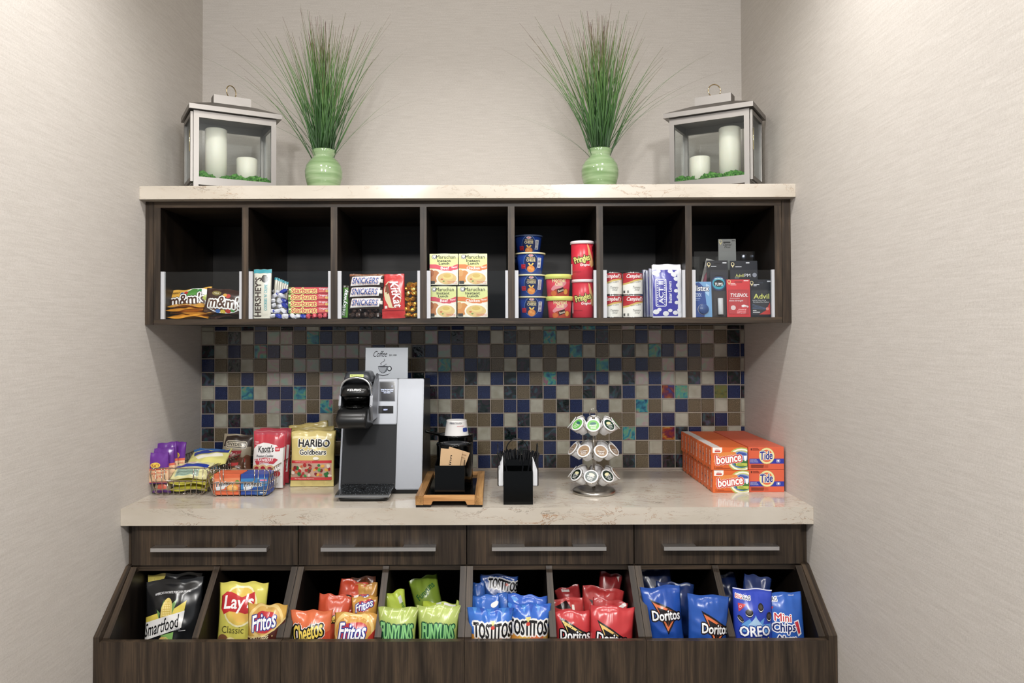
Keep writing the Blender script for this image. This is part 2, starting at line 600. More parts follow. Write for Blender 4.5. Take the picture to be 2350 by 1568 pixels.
def art_box(bm, x0, x1, yf, yb, z0, z1, ms, color, art=None, frame=None, side=None, sframe=None, bev=0.0, base=0.00025):
    """carton with print on its front (-y) and optionally its left side"""
    b2 = B(); box(b2, x0, x1, yf, yb, z0, z1)
    if bev: bmesh.ops.bevel(b2, geom=b2.edges[:], offset=bev, segments=2, affect='EDGES')
    me = bpy.data.meshes.new('x'); b2.to_mesh(me); b2.free()
    n0 = len(bm.faces); bm.from_mesh(me); bpy.data.meshes.remove(me)
    bm.faces.ensure_lookup_table()
    for f in bm.faces[n0:]: f.material_index = ms(color)
    if art:
        add_art(bm, art, frame, lambda s, t, h: (x0 + (x1 - x0) * s, yf - h, z0 + (z1 - z0) * t), ms, base=base, step=0.00004)
    if side:
        add_art(bm, side, sframe, lambda s, t, h: (x0 - h, yb + (yf - yb) * s, z0 + (z1 - z0) * t), ms, base=base, step=0.00004)


def art_cyl(bm, prof_r, H, art, frame, ms, half=1.45, base=0.0003, step=0.00006, n=None, ang=0.0, c=(0, 0)):
    """print around the front of a can or cup; prof_r(t) radius; art spans the full visible width"""
    def mp(s, t, h):
        r = prof_r(t) + h
        x = max(-0.999, min(0.999, (s - 0.5) * 2 * math.sin(half)))
        a = math.asin(x) + ang
        return (c[0] + r * math.sin(a), c[1] - r * math.cos(a), H * t)
    add_art(bm, art, frame, mp, ms, gx=26, gy=None, base=base, step=step)

# ================================================================== the setting
bm = B(); box(bm, -3.2, 3.2, -5.2, 0.1, -0.05, 0.0)
tag(finish('floor', bm, M('#8b8378', 'matte')), 'brown grey carpeted floor', kind='structure')
bm = B(); box(bm, -3.2, 3.2, -5.2, 0.1, 2.74, 2.8)
tag(finish('ceiling', bm, M('#e9e6e0', 'matte')), 'plain white ceiling above the alcove', kind='structure')
bm = B(); box(bm, -1.0352, 1.0352, 0.0, 0.1, 0.0, 2.74)
tag(finish('wall_back', bm, WALL), 'back wall of the alcove in beige woven wallpaper', kind='structure')
for s, nm in ((-1, 'left'), (1, 'right')):
    bm = B()
    prism(bm, [(s * W2, 0.0), (s * W2, -1.58), (s * 3.2, -1.58), (s * 3.2, -1.46), (s * 1.15, -1.46), (s * 1.15, 0.0)], 0.0, 2.74, 'z')
    tag(finish('wall_' + nm, bm, WALL), nm + ' side wall of the alcove in beige woven wallpaper', kind='structure')

# recessed downlights in the ceiling; the middle one is added as fill
for i, (x, y) in enumerate(((-0.58, -1.18), (0.60, -1.12), (0.0, -1.15))):
    t = thing('recessed_downlight', ('round recessed ceiling downlight nearer the left wall, over the counter', 'round recessed ceiling downlight nearer the right wall, over the counter',
              'round recessed ceiling downlight in the middle over the counter')[i], 'ceiling light', (x, y, 2.74), group='recessed ceiling downlights')
    bm = B(); lathe(bm, [(0.062, -0.004), (0.085, -0.004), (0.087, 0.0)], 28)
    finish('trim_ring', bm, M('#f2f1ee', 'plastic'), t)

# mosaic backsplash, one colour letter per tile
ROWS = ['GBTDBTDBGBDTDDDPTBDBGGBBGGCBDCBTPBDBTTTGDD',
        'GTDGBPPTCBTBPTPBTPBDTBGDTTCGTBDTTBPTBTPTDG',
        'DGBTCBPBTPPPPBTGDBPBTPTBGBTBCGTGDGCBPBTGBB',
        'BTDGTPTPPBTBTPBTTPCPBDTGDGTGTBCBTBTPBTPTTG',
        'DGTBTPPBTPPBTGDBDBBTDGBDBTCBGDBGDPBPGDGBDB',
        'GBTCGBBCTBPGTBPDTDBDTBGDTDBGTDGDBGBOCGBEBD',
        'DTBTBPBPTCTBGTBPBGGTGDTBBGTDBGBGTCTGBTTGTG',
        'BGDGTGDTBGTDBGTBTBDBTTBGDTBGTBGTTPBBGTDBTG',
        'DTBDGTPBTGDTBGPTBDTGDGTDBGDTBDTTCBTODBGTGB',
        'TBGTDBTGPBTDGBTBGGTDBTBTDTBGBTDBGTGTTBDGTB',
        'BGTDBTGBTGDTBTGDBTDBGBDTGBDTBGTGDTBDDTGBTD']
TM = {'B': tile_mat('blue_glitter_tile', [(0.3, '#0b1330'), (0.55, '#17254f'), (0.8, '#4d5f90')], 600, 0.22),
      'T': tile_mat('taupe_glitter_tile', [(0.3, '#4a4030'), (0.5, '#625642'), (0.75, '#8c8068')], 600, 0.25),
      'G': tile_mat('pale_grey_tile', [(0.3, '#979585'), (0.7, '#b1afa2')], 25, 0.2),
      'P': tile_mat('pearl_tile', [(0.3, '#8fa79a'), (0.45, '#a19f95'), (0.55, '#a89396'), (0.68, '#9fa597')], 24, 0.1, 0.35, 2, 1.0),
      'D': tile_mat('dark_lustre_tile', [(0.3, '#0c0f14'), (0.45, '#1d2b29'), (0.52, '#3a2432'), (0.6, '#27474a'), (0.72, '#4b4560')], 26, 0.08, 0.45, 3, 1.5),
      'C': tile_mat('teal_lustre_tile', [(0.3, '#1c3f66'), (0.44, '#2f7f90'), (0.54, '#5f9a78'), (0.66, '#8d5f74')], 28, 0.08, 0.5, 3, 1.2),
      'O': tile_mat('amber_lustre_tile', [(0.3, '#2a3f8a'), (0.42, '#4e1f4a'), (0.55, '#8a3a22'), (0.7, '#b58a3c')], 30, 0.08, 0.4, 3, 1.2),
      'E': tile_mat('olive_lustre_tile', [(0.3, '#1c3c30'), (0.5, '#6b6a34'), (0.7, '#2f6a5a')], 26, 0.1, 0.4, 3, 1.2)}
tl = list(TM)
gx0 = -1.0325; px_ = (1.0189 + 1.0325) / 41; gz = 1.4405; pz = 0.0525
bm = B(); box(bm, -1.0345, 1.0345, -0.006, 0.0, 0.91, 1.4575, 0)
rnd = random.Random(4)
for r in range(11):
    for c in range(42):
        x0 = gx0 + c * px_ + 0.0013; x1 = min(gx0 + (c + 1) * px_ - 0.0013, 1.0335)
        if r == 0: z1, z0 = 1.4570, gz + 0.0015
        else:
            z1 = gz - (r - 1) * pz - 0.0015; z0 = gz - r * pz + 0.0015
        jx, jz = rnd.uniform(-.0006, .0006), rnd.uniform(-.0006, .0006)
        mi = 1 + tl.index(ROWS[r][c]); ti = rnd.uniform(-0.0007, 0.0007); tj = rnd.uniform(-0.0007, 0.0007)
        e = 0.0016
        out = [(x0 + jx, z0 + jz), (x1 + jx, z0 + jz), (x1 + jx, z1 + jz), (x0 + jx, z1 + jz)]
        mid = [(x0 + jx + e, z0 + jz + e), (x1 + jx - e, z0 + jz + e), (x1 + jx - e, z1 + jz - e), (x0 + jx + e, z1 + jz - e)]
        A = [bm.verts.new((p[0], -0.006, p[1])) for p in out]
        dy = (-ti - tj, ti - tj, ti + tj, -ti + tj)
        Bv = [bm.verts.new((p[0], -0.0102 + dy[k], p[1])) for k, p in enumerate(mid)]
        f = bm.faces.new(Bv); f.material_index = mi
        for k in range(4):
            f = bm.faces.new((A[k], A[(k + 1) % 4], Bv[(k + 1) % 4], Bv[k])); f.material_index = mi
GROUT = M('#a89c90', 'matte')
o = finish('tile_backsplash', bm, [GROUT] + [TM[k] for k in tl])
tag(o, 'glass mosaic backsplash of blue, taupe, grey and iridescent square tiles', 'backsplash')


def solid(name, x0, x1, y0, y1, z0, z1, m, parent=None, bev=0.0008):
    bm = B(); box(bm, x0, x1, y0, y1, z0, z1)
    return finish(name, bm, m, parent, bevel=bev, seg=2)


# stone slabs
o = solid('stone_shelf', -1.0345, 1.0345, -0.523, -0.0005, 1.8572, 1.899, QZ, bev=0.0015); origin_to(o, (0, -0.26, 1.8572))
tag(o, 'thick cream veined stone shelf slab on top of the wall cabinet', 'shelf')
o = solid('stone_countertop', -1.0345, 1.0345, -0.635, -0.0105, 0.8590, 0.91, QZ, bev=0.0015); origin_to(o, (0, -0.32, 0.859))
tag(o, 'cream veined stone countertop above the drawers', 'countertop')
bm = B(); box(bm, -1.0345, -1.0315, -0.635, -0.011, 0.9102, 0.9125); box(bm, 1.0315, 1.0345, -0.635, -0.011, 0.9102, 0.9125)

# ------------------------------------------------------------------ wall cabinet
CY = -0.48
cab = thing('wall_cabinet', 'dark walnut open wall cabinet with seven cubbies under the stone shelf', 'cabinet', (0, -0.24, 1.461))


def cp(name, x0, x1, y0, y1, z0, z1, m, bev=0.0006):
    bm = B(); box(bm, x0, x1, y0, y1, z0, z1)
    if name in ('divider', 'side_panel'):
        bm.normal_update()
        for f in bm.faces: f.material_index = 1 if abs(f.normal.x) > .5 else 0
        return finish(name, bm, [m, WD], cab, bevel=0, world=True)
    return finish(name, bm, m, cab, bevel=bev, world=True)


CF_, CT_ = 1.4789, 1.8372     # cubby floor and cubby top
cp('bottom_panel', -1.007, 1.005, CY, -0.001, 1.4612, CF_, WX)
cp('top_panel', -1.007, 1.005, CY, -0.001, CT_, 1.8568, WX)
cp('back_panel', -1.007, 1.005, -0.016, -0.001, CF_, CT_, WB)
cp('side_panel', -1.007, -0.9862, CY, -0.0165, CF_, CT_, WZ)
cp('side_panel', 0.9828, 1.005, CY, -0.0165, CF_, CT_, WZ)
cp('filler_strip', -1.0342, -1.0085, CY, CY + 0.02, 1.4612, 1.8568, WZ)
cp('filler_strip', 1.0065, 1.0342, CY, CY + 0.02, 1.4612, 1.8568, WZ)
DIV = [(-0.7245, -0.7036), (-0.4394, -0.4184), (-0.1530, -0.1321), (0.1290, 0.1500), (0.4123, 0.4333), (0.6969, 0.7178)]
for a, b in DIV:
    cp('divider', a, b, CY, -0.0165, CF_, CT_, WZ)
edges = [-0.9862] + [v for d in DIV for v in d] + [0.9828]
CUB = [(edges[2 * i], edges[2 * i + 1]) for i in range(7)]
WHITE = M('#c6c8ce', 'plastic')
gl = ['leftmost cubby with the candy coated chocolates', 'second cubby with the tall cookie bar', 'third cubby with the caramel bars', 'middle cubby with the noodle boxes',
      'fifth cubby with the red chip cans', 'sixth cubby with the soup cans', 'rightmost cubby with the medicine']
for i, (a, b) in enumerate(CUB):
    t = thing('acrylic_guard', 'clear acrylic front guard across the ' + gl[i], 'guard', ((a + b) / 2, CY + 0.006, CF_), group='clear guards of the cubbies')
    bm = B(); box(bm, a + 0.004, b - 0.004, CY + 0.006, CY + 0.009, CF_ + 0.0005, 1.6315)
    finish('clear_sheet', bm, GLASS, t, world=True)
    for x0, x1 in ((a + 0.0003, a + 0.012), (b - 0.009, b - 0.0003)):
        bm = B(); box(bm, x0, x1, CY + 0.003, CY + 0.0055, CF_ + 0.0003, 1.632); box(bm, x0, x1, CY + 0.0095, CY + 0.013, CF_ + 0.0003, 1.632)
        finish('side_channel', bm, WHITE, t, world=True)

# ------------------------------------------------------------------ base units
UX = [-1.0175, -0.5118, -0.0014, 0.5051, 1.0098]
BLK = M('#15110e', 'matte')
ul = ['leftmost', 'second from the left', 'third from the left', 'rightmost']
bt_top = (-0.6010, 0.7290); bt_bot = (-0.7890, 0.5885)
for i in range(4):
    x0, x1 = UX[i] + 0.0006, UX[i + 1] - 0.0006
    xc = (x0 + x1) / 2
    t = thing('base_cabinet', 'dark walnut base unit with a drawer over two slanted snack bins, ' + ul[i], 'cabinet', (xc, -0.35, 0.0), group='base units under the countertop')

    def part(name, bm, m, bev=0.0005):
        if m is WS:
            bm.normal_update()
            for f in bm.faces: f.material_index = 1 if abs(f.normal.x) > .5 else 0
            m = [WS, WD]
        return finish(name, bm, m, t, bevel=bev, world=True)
    # drawer
    bm = B(); box(bm, x0 + 0.0012, x1 - 0.0012, -0.6005, -0.582, 0.7312, 0.8565)
    d = part('drawer_front', bm, WZ)
    hl, hr = [(-0.9445, -0.5974), (-0.4357, -0.0928), (0.0752, 0.4164), (0.5883, 0.9317)][i]
    bm = B(); z0, z1 = 0.7815, 0.7925
    box(bm, hl, hr, -0.636, -0.6275, z0, z1)
    box(bm, hl, hl + 0.098, -0.6275, -0.6008, z0, z1); box(bm, hr - 0.098, hr, -0.6275, -0.6008, z0, z1)
    h = finish('bar_handle', bm, M('#e3e5e8', 'metal'), d, bevel=0.0006, world=False)
    h.location = (-xc, 0.35, 0)
    h['label'] = 'brushed aluminium bar handle'
    # rail under the drawer, carcass
    bm = B(); box(bm, x0, x1, -0.592, -0.572, 0.7125, 0.7305); part('rail', bm, WX)
    slant = [(-0.05, 0.10), (-0.05, 0.7120), bt_top[:1] + (0.712,), bt_top, bt_bot, (-0.7890, 0.10)]
    e = 0.0185
    for a, b in ((x0, x0 + e), (x1 - e, x1)):
        bm = B(); prism(bm, [(-0.05, 0.1), (-0.05, 0.858), (-0.5815, 0.858), (-0.5815, 0.7305), (-0.5925, 0.7305), (-0.5925, 0.7115), (-0.601, 0.7115), (-0.604, 0.7275), (-0.7690, 0.5795), (-0.7690, 0.1)], a, b, 'x')
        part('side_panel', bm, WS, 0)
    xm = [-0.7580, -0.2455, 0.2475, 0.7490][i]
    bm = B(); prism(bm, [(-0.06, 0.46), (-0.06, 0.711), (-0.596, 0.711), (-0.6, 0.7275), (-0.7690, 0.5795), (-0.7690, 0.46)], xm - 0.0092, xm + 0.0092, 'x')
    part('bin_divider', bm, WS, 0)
    bm = B(); box(bm, x0, x1, -0.7905, -0.7700, 0.10, 0.5755); part('front_panel', bm, WZ, 0.0006)
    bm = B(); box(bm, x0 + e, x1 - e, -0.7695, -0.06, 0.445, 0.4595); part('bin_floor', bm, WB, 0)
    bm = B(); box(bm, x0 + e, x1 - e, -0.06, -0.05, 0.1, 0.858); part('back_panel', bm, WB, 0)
    bm = B(); box(bm, x0, x1, -0.72, -0.70, 0.0, 0.0995); part('toe_kick', bm, BLK, 0)
for s, sd in ((-1, 'left'), (1, 'right')):
    a, b = sorted((s * 1.0342, s * (1.0183 if s < 0 else 1.0106)))
    bm = B(); prism(bm, [(-0.575, 0.0), (-0.575, 0.858), (-0.5815, 0.858), (-0.5815, 0.731), (-0.601, 0.729), (-0.7890, 0.5885), (-0.7890, 0.0)], a, b, 'x')
    o = finish('filler_panel', bm, WS); origin_to(o, ((a + b) / 2, -0.6, 0))
    tag(o, 'narrow dark walnut filler between the base units and the %s wall' % sd, 'filler panel')

# ================================================================== wall cabinet contents
YB, YD = '#f6c13c', '#e58f1e'
# -- candy coated chocolate bags
A_MP = [('e', 450, 664, 34, 20, '#ffffff'), ('e', 446, 662, 20, 16, '#4f9a38'), ('e', 428, 655, 5, 5, '#d8352b'), ('e', 420, 658, 5, 5, '#2d62b8'), ('e', 460, 652, 5, 5, '#3aa048'),
        ('e', 440, 690, 6, 4, '#d8582b'), ('e', 428, 688, 6, 4, '#4fa048'), ('e', 455, 688, 6, 4, '#3a72c8'), ('t', 'PEANUT', 405, 654, 18, 5, '#4a2a1a', {'b': .02}),
        ('t', "m&m's", 433, 672, 84, 27, '#4f2c1f', {'b': .07, 'o': [('#2a1710', 4.2), ('#ffffff', 3.0)]}), ('r', 384, 684, 391, 690, '#f7e6b0'), ('e', 479, 671, 9, 7, '#b7c93a')]
bag('candy_bag', 'yellow bag of candy coated peanut chocolates tilted behind the leftmost guard', 'candy bag', (380, 487, 645, 700), -0.40, '#f2b136', A_MP, 0.03, lean=18, rot=6, seed=3, wr=.002, group='bags of candy coated chocolates', zmin=1.502)
A_MM = [('e', 512, 696, 40, 16, '#ffffff'), ('e', 512, 696, 37, 14, '#6b3a22'), ('e', 500, 708, 6, 4, '#3a72c8'), ('e', 512, 709, 6, 4, '#e8c93a'), ('e', 524, 707, 6, 4, '#d8352b'), ('e', 535, 704, 5, 4, '#49a048'),
        ('e', 520, 674, 6, 5, '#d8352b'), ('e', 512, 673, 5, 4, '#e8a93a'), ('e', 490, 668, 12, 6, '#8a7a3c'), ('t', 'MILK', 490, 668, 13, 4, '#f0e8c8'),
        ('t', "m&m's", 516, 688, 82, 25, '#5a3223', {'b': .07, 'o': [('#ffffff', 3.2)]}), ('r', 471, 683, 477, 691, '#c9bfae'), ('t', '1.69 OZ', 482, 703, 14, 3, '#c9bfae')]
bag('candy_bag', 'brown bag of candy coated milk chocolates leaning at the right of the leftmost cubby', 'candy bag', (463, 556, 656, 712), -0.435, '#43271f', A_MM, 0.03, lean=16, rot=-5, seed=4, wr=.002, group='bags of candy coated chocolates', zmin=1.498)
# bags lying underneath
for k, (u0, u1, v, y, c, lb, rz) in enumerate([(380, 478, 729, -0.44, '#e89a25', 'yellow candy bag lying lowest of the pile in the leftmost cubby', 4),
                                               (384, 492, 721, -0.43, '#eda52c', 'yellow candy bag lying second from the bottom of its pile', -6),
                                               (380, 486, 712, -0.44, '#e2901f', 'yellow candy bag lying third from the bottom of its pile', 7),
                                               (379, 470, 703, -0.43, '#eaa02a', 'yellow candy bag lying on top of the pile under the upright yellow one', -4),
                                               (478, 556, 729, -0.44, '#3a221b', 'brown candy bag lying lowest under the upright brown one', 3),
                                               (472, 553, 719, -0.435, '#472b21', 'brown candy bag lying just under the upright brown one', -5)]):
    bag('candy_bag', lb, 'candy bag', (u0, u1, v - 45, v), y, c, [('r', u0 + 20, v - 30, u1 - 20, v - 12, '#5a3223')] if k < 4 else None, 0.020, lean=84, rot=rz, seed=20 + k, wr=.0045, H=0.075, group='bags of candy coated chocolates')

# -- cookie bars on end
A_HB = [('r', 581, 617, 622, 627, '#2f9fb0'), ('e', 607, 640, 8, 9, '#3a3330'), ('e', 606, 640, 5, 6, '#57504c'), ('r', 611, 627, 619, 635, '#d9d4c4'),
        ('t', "HERSHEY'S", 592, 682, 90, 15, '#46302a', {'b': .05, 'r': -90}), ('t', "COOKIES 'N' CREME", 610, 683, 60, 7, '#2fb0c0', {'b': .03, 'r': -90}), ('r', 582, 724, 600, 726, '#6b625a')]
bag('candy_bar', 'tall cream wrapped cookie bar standing upright with brown lettering', 'candy bar', (580, 622, 618, 731), -0.455, '#e7e2d2', A_HB, 0.014, lean=3, seed=5, wr=.0008, flare=0.01, group='upright cookie bars', cell=.004)
for k in range(6):
    bag('candy_bar', 'cream cookie bar on end showing only its edge behind the tall upright bar', 'candy bar', (624 + 5 * k, 632 + 5 * k, 628 + 2 * k, 724), -0.40 + 0.006 * k, '#d6d0bd', [('r', 600, 600, 700, 634 + 2 * k, '#2f9fb0')],
        0.010, lean=2, rot=-3, seed=40 + k, wr=.0006, flare=0.01, group='cookie bars seen edge on', zmin=CF_ + 0.0005)


def small_candy(bm, ms, c1, c2, L, T, seed):
    """wrapped sweet with twisted or folded ends"""
    rn = random.Random(seed)
    n = 9
    prof = [(-L * .62, .55, .12), (-L * .46, .42, .16), (-L * .40, .75, .75), (-L * .2, 1, 1), (0, 1.03, 1.03), (L * .2, 1, 1), (L * .40, .75, .75), (L * .46, .42, .16), (L * .62, .6, .12)]
    rr = []
    for i, (x, a, b) in enumerate(prof):
        rr.append([bm.verts.new((x, T * .62 * a * math.copysign(abs(math.cos(q)) ** .6, math.cos(q)) * rn.uniform(.88, 1.12), T * .5 * b * math.copysign(abs(math.sin(q)) ** .6, math.sin(q)) * rn.uniform(.88, 1.12)))
                   for q in [2 * math.pi * k / 10 for k in range(10)]])
    for i in range(n - 1):
        for k in range(10):
            f = bm.faces.new((rr[i][k], rr[i][(k + 1) % 10], rr[i + 1][(k + 1) % 10], rr[i + 1][k]))
            f.material_index = ms(c2 if (i < 2 or i > 5) else c1)
    bm.faces.new(rr[0][::-1]).material_index = ms(c2); bm.faces.new(rr[-1]).material_index = ms(c2)


def candies(spots, cols, kind, label, group, L=0.026, T=0.014, seed=0):
    for k, (u, v, y) in enumerate(spots):
        rn = random.Random(seed * 100 + k)
        bm = B(); ms = Mats(kind); c = cols[k % len(cols)]
        small_candy(bm, ms, c[0], c[1], L, T, seed + k)
        o = finish('wrapped_candy', bm, ms.l)
        p = P(u, v, y); o.location = (p.x, p.y, max(p.z, CF_ + T * .5))
        o.rotation_euler = (rn.uniform(-.5, .5), rn.uniform(-.6, .6), rn.uniform(-1.2, 1.2))
        tag(o, label, 'candy', group)


rnd = random.Random(11)
sp = []
for row, (v, us) in enumerate([(726, (626, 641, 656, 671, 686, 699)), (714, (625, 638, 652, 665, 678)), (702, (627, 641, 654, 662)), (690, (626, 640, 653)), (679, (629, 645)), (670, (636, 650))]):
    for u in us: sp.append((u + rnd.uniform(-2, 2), v + rnd.uniform(-1, 1), -0.455 + 0.012 * row + rnd.uniform(-.004, .004)))
candies(sp, [('#dfe0e8', '#d4d6e2'), ('#2b3fb8', '#2b3fb8'), ('#e6e6ee', '#2b3fb8'), ('#dfe0e8', '#e8e8f0')], 'foil', 'small white and blue wrapped candy in the heap beside the pink chew packs', 'white and blue wrapped candies', seed=3)

A_SB = [('r', 662, 653, 668, 668, '#5f9a3c'), ('r', 663, 656, 667, 660, '#f0f0e0'),
        ('t', 'Starburst', 697, 660.6, 57, 11.5, '#e04a55', {'b': .06, 'o': [('#f3e88a', 2.2)]}), ('t', 'Original', 742, 657, 20, 6, '#ffffff', {'b': .03}), ('r', 732, 661, 744, 664, '#f08a6a'), ('e', 751, 662, 5, 3, '#f3c86a')]
protoS = None
for k in range(4):
    v1 = 717 - 16.1 * k
    if protoS is None:
        a = P(661, 717, -0.46); b = P(759, 701.5, -0.46)
        bm = B(); ms = Mats('foil')
        w = b.x - a.x; h = b.z - a.z
        fr = (661, 759, 652.5, 668.5)
        art_box(bm, -w / 2, w / 2, 0, 0.02, 0, h * .97, ms, '#e8505c', A_SB, fr, bev=.003, base=.0002)
        protoS = o = finish('chew_pack', bm, ms.l)
        o.location = ((a.x + b.x) / 2, -0.46, CF_ + 0.0175)
        sh = h
    else:
        o = copy_of(protoS); o.location.z += sh * k; o.location.x += rnd.uniform(-.001, .001)
    tag(o, 'pink fruit chew pack with yellow lettering, ' + ['lowest', 'second lowest', 'third lowest', 'topmost'][k] + ' of its stack of four', 'candy pack', 'stacked fruit chew packs')
candies([(708 + 13 * k, 725.5, -0.455) for k in range(4)] + [(714, 724, -0.43), (740, 724, -0.43)], [('#e0505e', '#c83a4a')], 'foil', 'small pink wrapped chew under the stack of chew packs', 'pink wrapped chews', L=.016, T=.0155, seed=6)

# -- third cubby
A_MW = [('r', 784, 648, 800, 660, '#3f2a1e'), ('t', 'milkyway', 790.5, 694, 60, 13, '#ffffff', {'b': .05, 'r': -86, 'o': [('#2f6a2a', 1.4)]})]
bag('candy_bar', 'green wrapped candy bar standing on end at the left of the third cubby', 'candy bar', (784, 799, 655, 729), -0.45, '#5f9a3a', A_MW, .014, lean=3, rot=-2, seed=8, wr=.001, flare=.02, cell=.0035)
A_SN = [('r', 801, 632, 880, 637, '#8a4a22'), ('t', 'CARAMEL PEANUTS NOUGAT', 838, 634.5, 50, 2.4, '#e8e0d0', {'b': .02}), ('p', [(808, 639), (874, 637), (870, 657), (804, 659)], '#ffffff'),
        ('t', 'SNICKERS', 838, 648, 60, 13.5, '#2c3f9a', {'b': .06, 's': .25, 'o': [('#c8404a', 1.5), ('#ffffff', .8)]}), ('r', 872, 644, 878, 652, '#d8d0c4')]
pS = None
for k in range(3):
    if pS is None:
        o = pS = bag('candy_bar', '', 'candy bar', (800, 880, 631.5, 661.5), -0.455, '#35221b', A_SN, .022, lean=10, seed=9, wr=.0012, flare=.0, seal=.06, cell=.004)
        o.location = P(840, 709, -0.455)
    else:
        o = copy_of(pS); o.location = P(840, 709 - 25 * k, -0.455 - .001 * k); o.location.x += (-1) ** k * .0012
    tag(o, 'brown nougat bar with blue lettering on white, ' + ['lowest', 'middle', 'topmost'][k] + ' of the stack of three', 'candy bar', 'stacked nougat bars')
sp = []
for row, (v, us) in enumerate([(724, (808, 823, 838, 853, 868)), (712, (812, 828, 846, 862))]):
    for u in us: sp.append((u, v, -0.452 + .012 * row))
for row, (v, us) in enumerate([(724, (812, 832, 851, 870)), (711, (822, 842, 862))]):
    for u in us: sp.append((u, v, -0.42 + .01 * row))
candies(sp, [('#3a251d', '#2c1a14'), ('#442c22', '#33201a')], 'foil', 'small square brown wrapped candy under the stacked nougat bars', 'brown wrapped candies', L=.02, T=.017, seed=12)
A_KK = [('r', 876, 708, 932, 735, '#d12a2a'), ('e', 903, 676, 20, 32, '#e8d8b0', -8), ('e', 903, 676, 17.5, 29.5, '#b8322a', -8), ('p', [(884, 672), (893, 668), (903, 708), (893, 706)], '#e8d6a8'), ('p', [(886, 655), (892, 652), (897, 672), (890, 675)], '#7a4426'),
        ('t', 'KitKat', 911, 676, 62, 19, '#ffffff', {'b': .06, 'r': 80, 's': .2, 'o': [('#c81f26', 1.2)]}), ('r', 884, 702, 890, 708, '#f0e0d8'), ('p', [(878, 712), (931, 712), (931, 713.5), (878, 713.5)], '#a81c20')]
bag('candy_bar', 'red wafer bar wrapper standing upright with white lettering beside the gold candies', 'candy bar', (877, 931, 629, 731), -0.452, '#e02c2c', A_KK, .016, lean=4, rot=2, seed=10, wr=.0012, flare=.02, cell=.004)
sp = []
for row, (v, us) in enumerate([(724, (937, 952)), (711, (934, 948)), (699, (938, 953)), (687, (933, 948)), (675, (936, 951)), (664, (933, 949)), (654, (939, 953))]):
    for u in us: sp.append((u, v, -0.455 + .009 * row))
candies(sp, [('#e0ab48', '#e8be6a'), ('#d6953c', '#e6b458'), ('#e5b95c', '#d88a3a')], 'gold', 'small gold foil wrapped candy heaped at the right of the third cubby', 'gold wrapped candies', L=.024, T=.015, seed=14)


# -- noodle cartons
def A_NO(flav, red, u):
    return [('r', 986, 573, 1051, 617, '#dde391'), ('p', [(986, 573), (1051, 573), (1051, 583), (986, 578)], '#e9ebb0'), ('e', 997, 581, 6, 6, '#2b2b2b'), ('e', 997, 581, 5, 5, '#ffffff'), ('e', 997, 581, 4, 4, '#2b2b2b'), ('e', 997, 580.5, 3, 2.8, '#ffffff'),
            ('t', 'Maruchan', 1023, 581, 44, 9.5, '#1a1a1a', {'b': .035}), ('t', 'Instant', 1019, 590.5, 31, 6.5, '#151515', {'b': .06}), ('t', 'Lunch', 1019, 597.8, 24, 6.5, '#151515', {'b': .06}),
            ('r', 986, 612, 1051, 652, '#efe8d2'), ('p', [(986, 600), (1000, 600), (1018, 606), (1034, 606), (1051, 599), (1051, 612), (1034, 617), (1018, 616), (1000, 611), (986, 610)], red),
            ('t', flav, 1021 if flav == 'Beef' else 1019, 609.5, 19 if flav == 'Beef' else 30, 7, '#ffffff', {'b': .05}), ('t', 'Flavor', 1043, 607, 13, 4.4, '#ffffff', {'b': .03, 'r': -8}),
            ('e', 996, 632, 12, 17, '#c87a42' if flav == 'Beef' else '#dd8f45', 20), ('e', 990, 622, 6, 9, '#a85a2c' if flav == 'Beef' else '#e0a05a'), ('p', [(1040, 614), (1050, 618), (1034, 634), (1028, 630)], '#f2efe8'),
            ('e', 1026, 636, 25, 20, '#f4f0e4'), ('e', 1026, 636, 21.5, 15, '#e3c07a'), ('e', 1028, 631, 12, 8, '#ead27e'), ('e', 1026, 629, 9, 5, '#dcb95e'), ('e', 1014, 638, 3, 2, '#d86a3a'), ('e', 1018, 643, 2.5, 1.6, '#6a9a3a'),
            ('t', 'Natural flavor', 1038, 644, 22, 3, '#e0505a', {'b': .03}), ('t', 'ramen noodle soup', 1038, 648, 22, 3, '#e0505a', {'b': .03}), ('r', 987, 642, 998, 650, '#3a3a36')]


for k, (u0, u1, v0, v1, fl, red, lb) in enumerate([
        (986, 1047, 653.5, 730.5, 'Beef', '#e0485c', 'noodle cup carton with a pink red flavour band, bottom left of the four'),
        (1050, 1119, 653.5, 730.5, 'Chicken', '#ea7a3c', 'noodle cup carton with an orange flavour band, bottom right of the four'),
        (986, 1051, 573, 652, 'Beef', '#e0485c', 'noodle cup carton with a pink red flavour band, top left of the four'),
        (1053, 1118, 573, 652, 'Chicken', '#ea7a3c', 'noodle cup carton with an orange flavour band, top right of the four')]):
    a = P(u0, v1, -0.455); b = P(u1, v0, -0.455); w = b.x - a.x; h = b.z - a.z
    if k > 1: a.z = CF_ + .0005 + 2 * .0  # placed below
    bm = B(); ms = Mats('card')
    hh = 0.1035
    art_box(bm, -w / 2, w / 2, 0, .088, 0.003, hh, ms, '#ece8dc', A_NO(fl, red, u0), (986, 1051, 573, 652), bev=.0015)
    lathe(bm, [(0, 0), (.026, 0), (.030, .006), (.030, .012)], 20, (0, .044, 0), ms('#f2f0ea'))
    lathe(bm, [(.038, hh - .006), (.040, hh), (.038, hh + .0012), (0, hh + .0014)], 24, (0, .044, 0), ms('#efeee8'))
    o = finish('noodle_cup_carton', bm, ms.l)
    o.location = ((a.x + b.x) / 2, -0.455, CF_ + .0005 + (.1055 if k > 1 else 0))
    tag(o, lb, 'noodle carton', 'stacked noodle cup cartons')


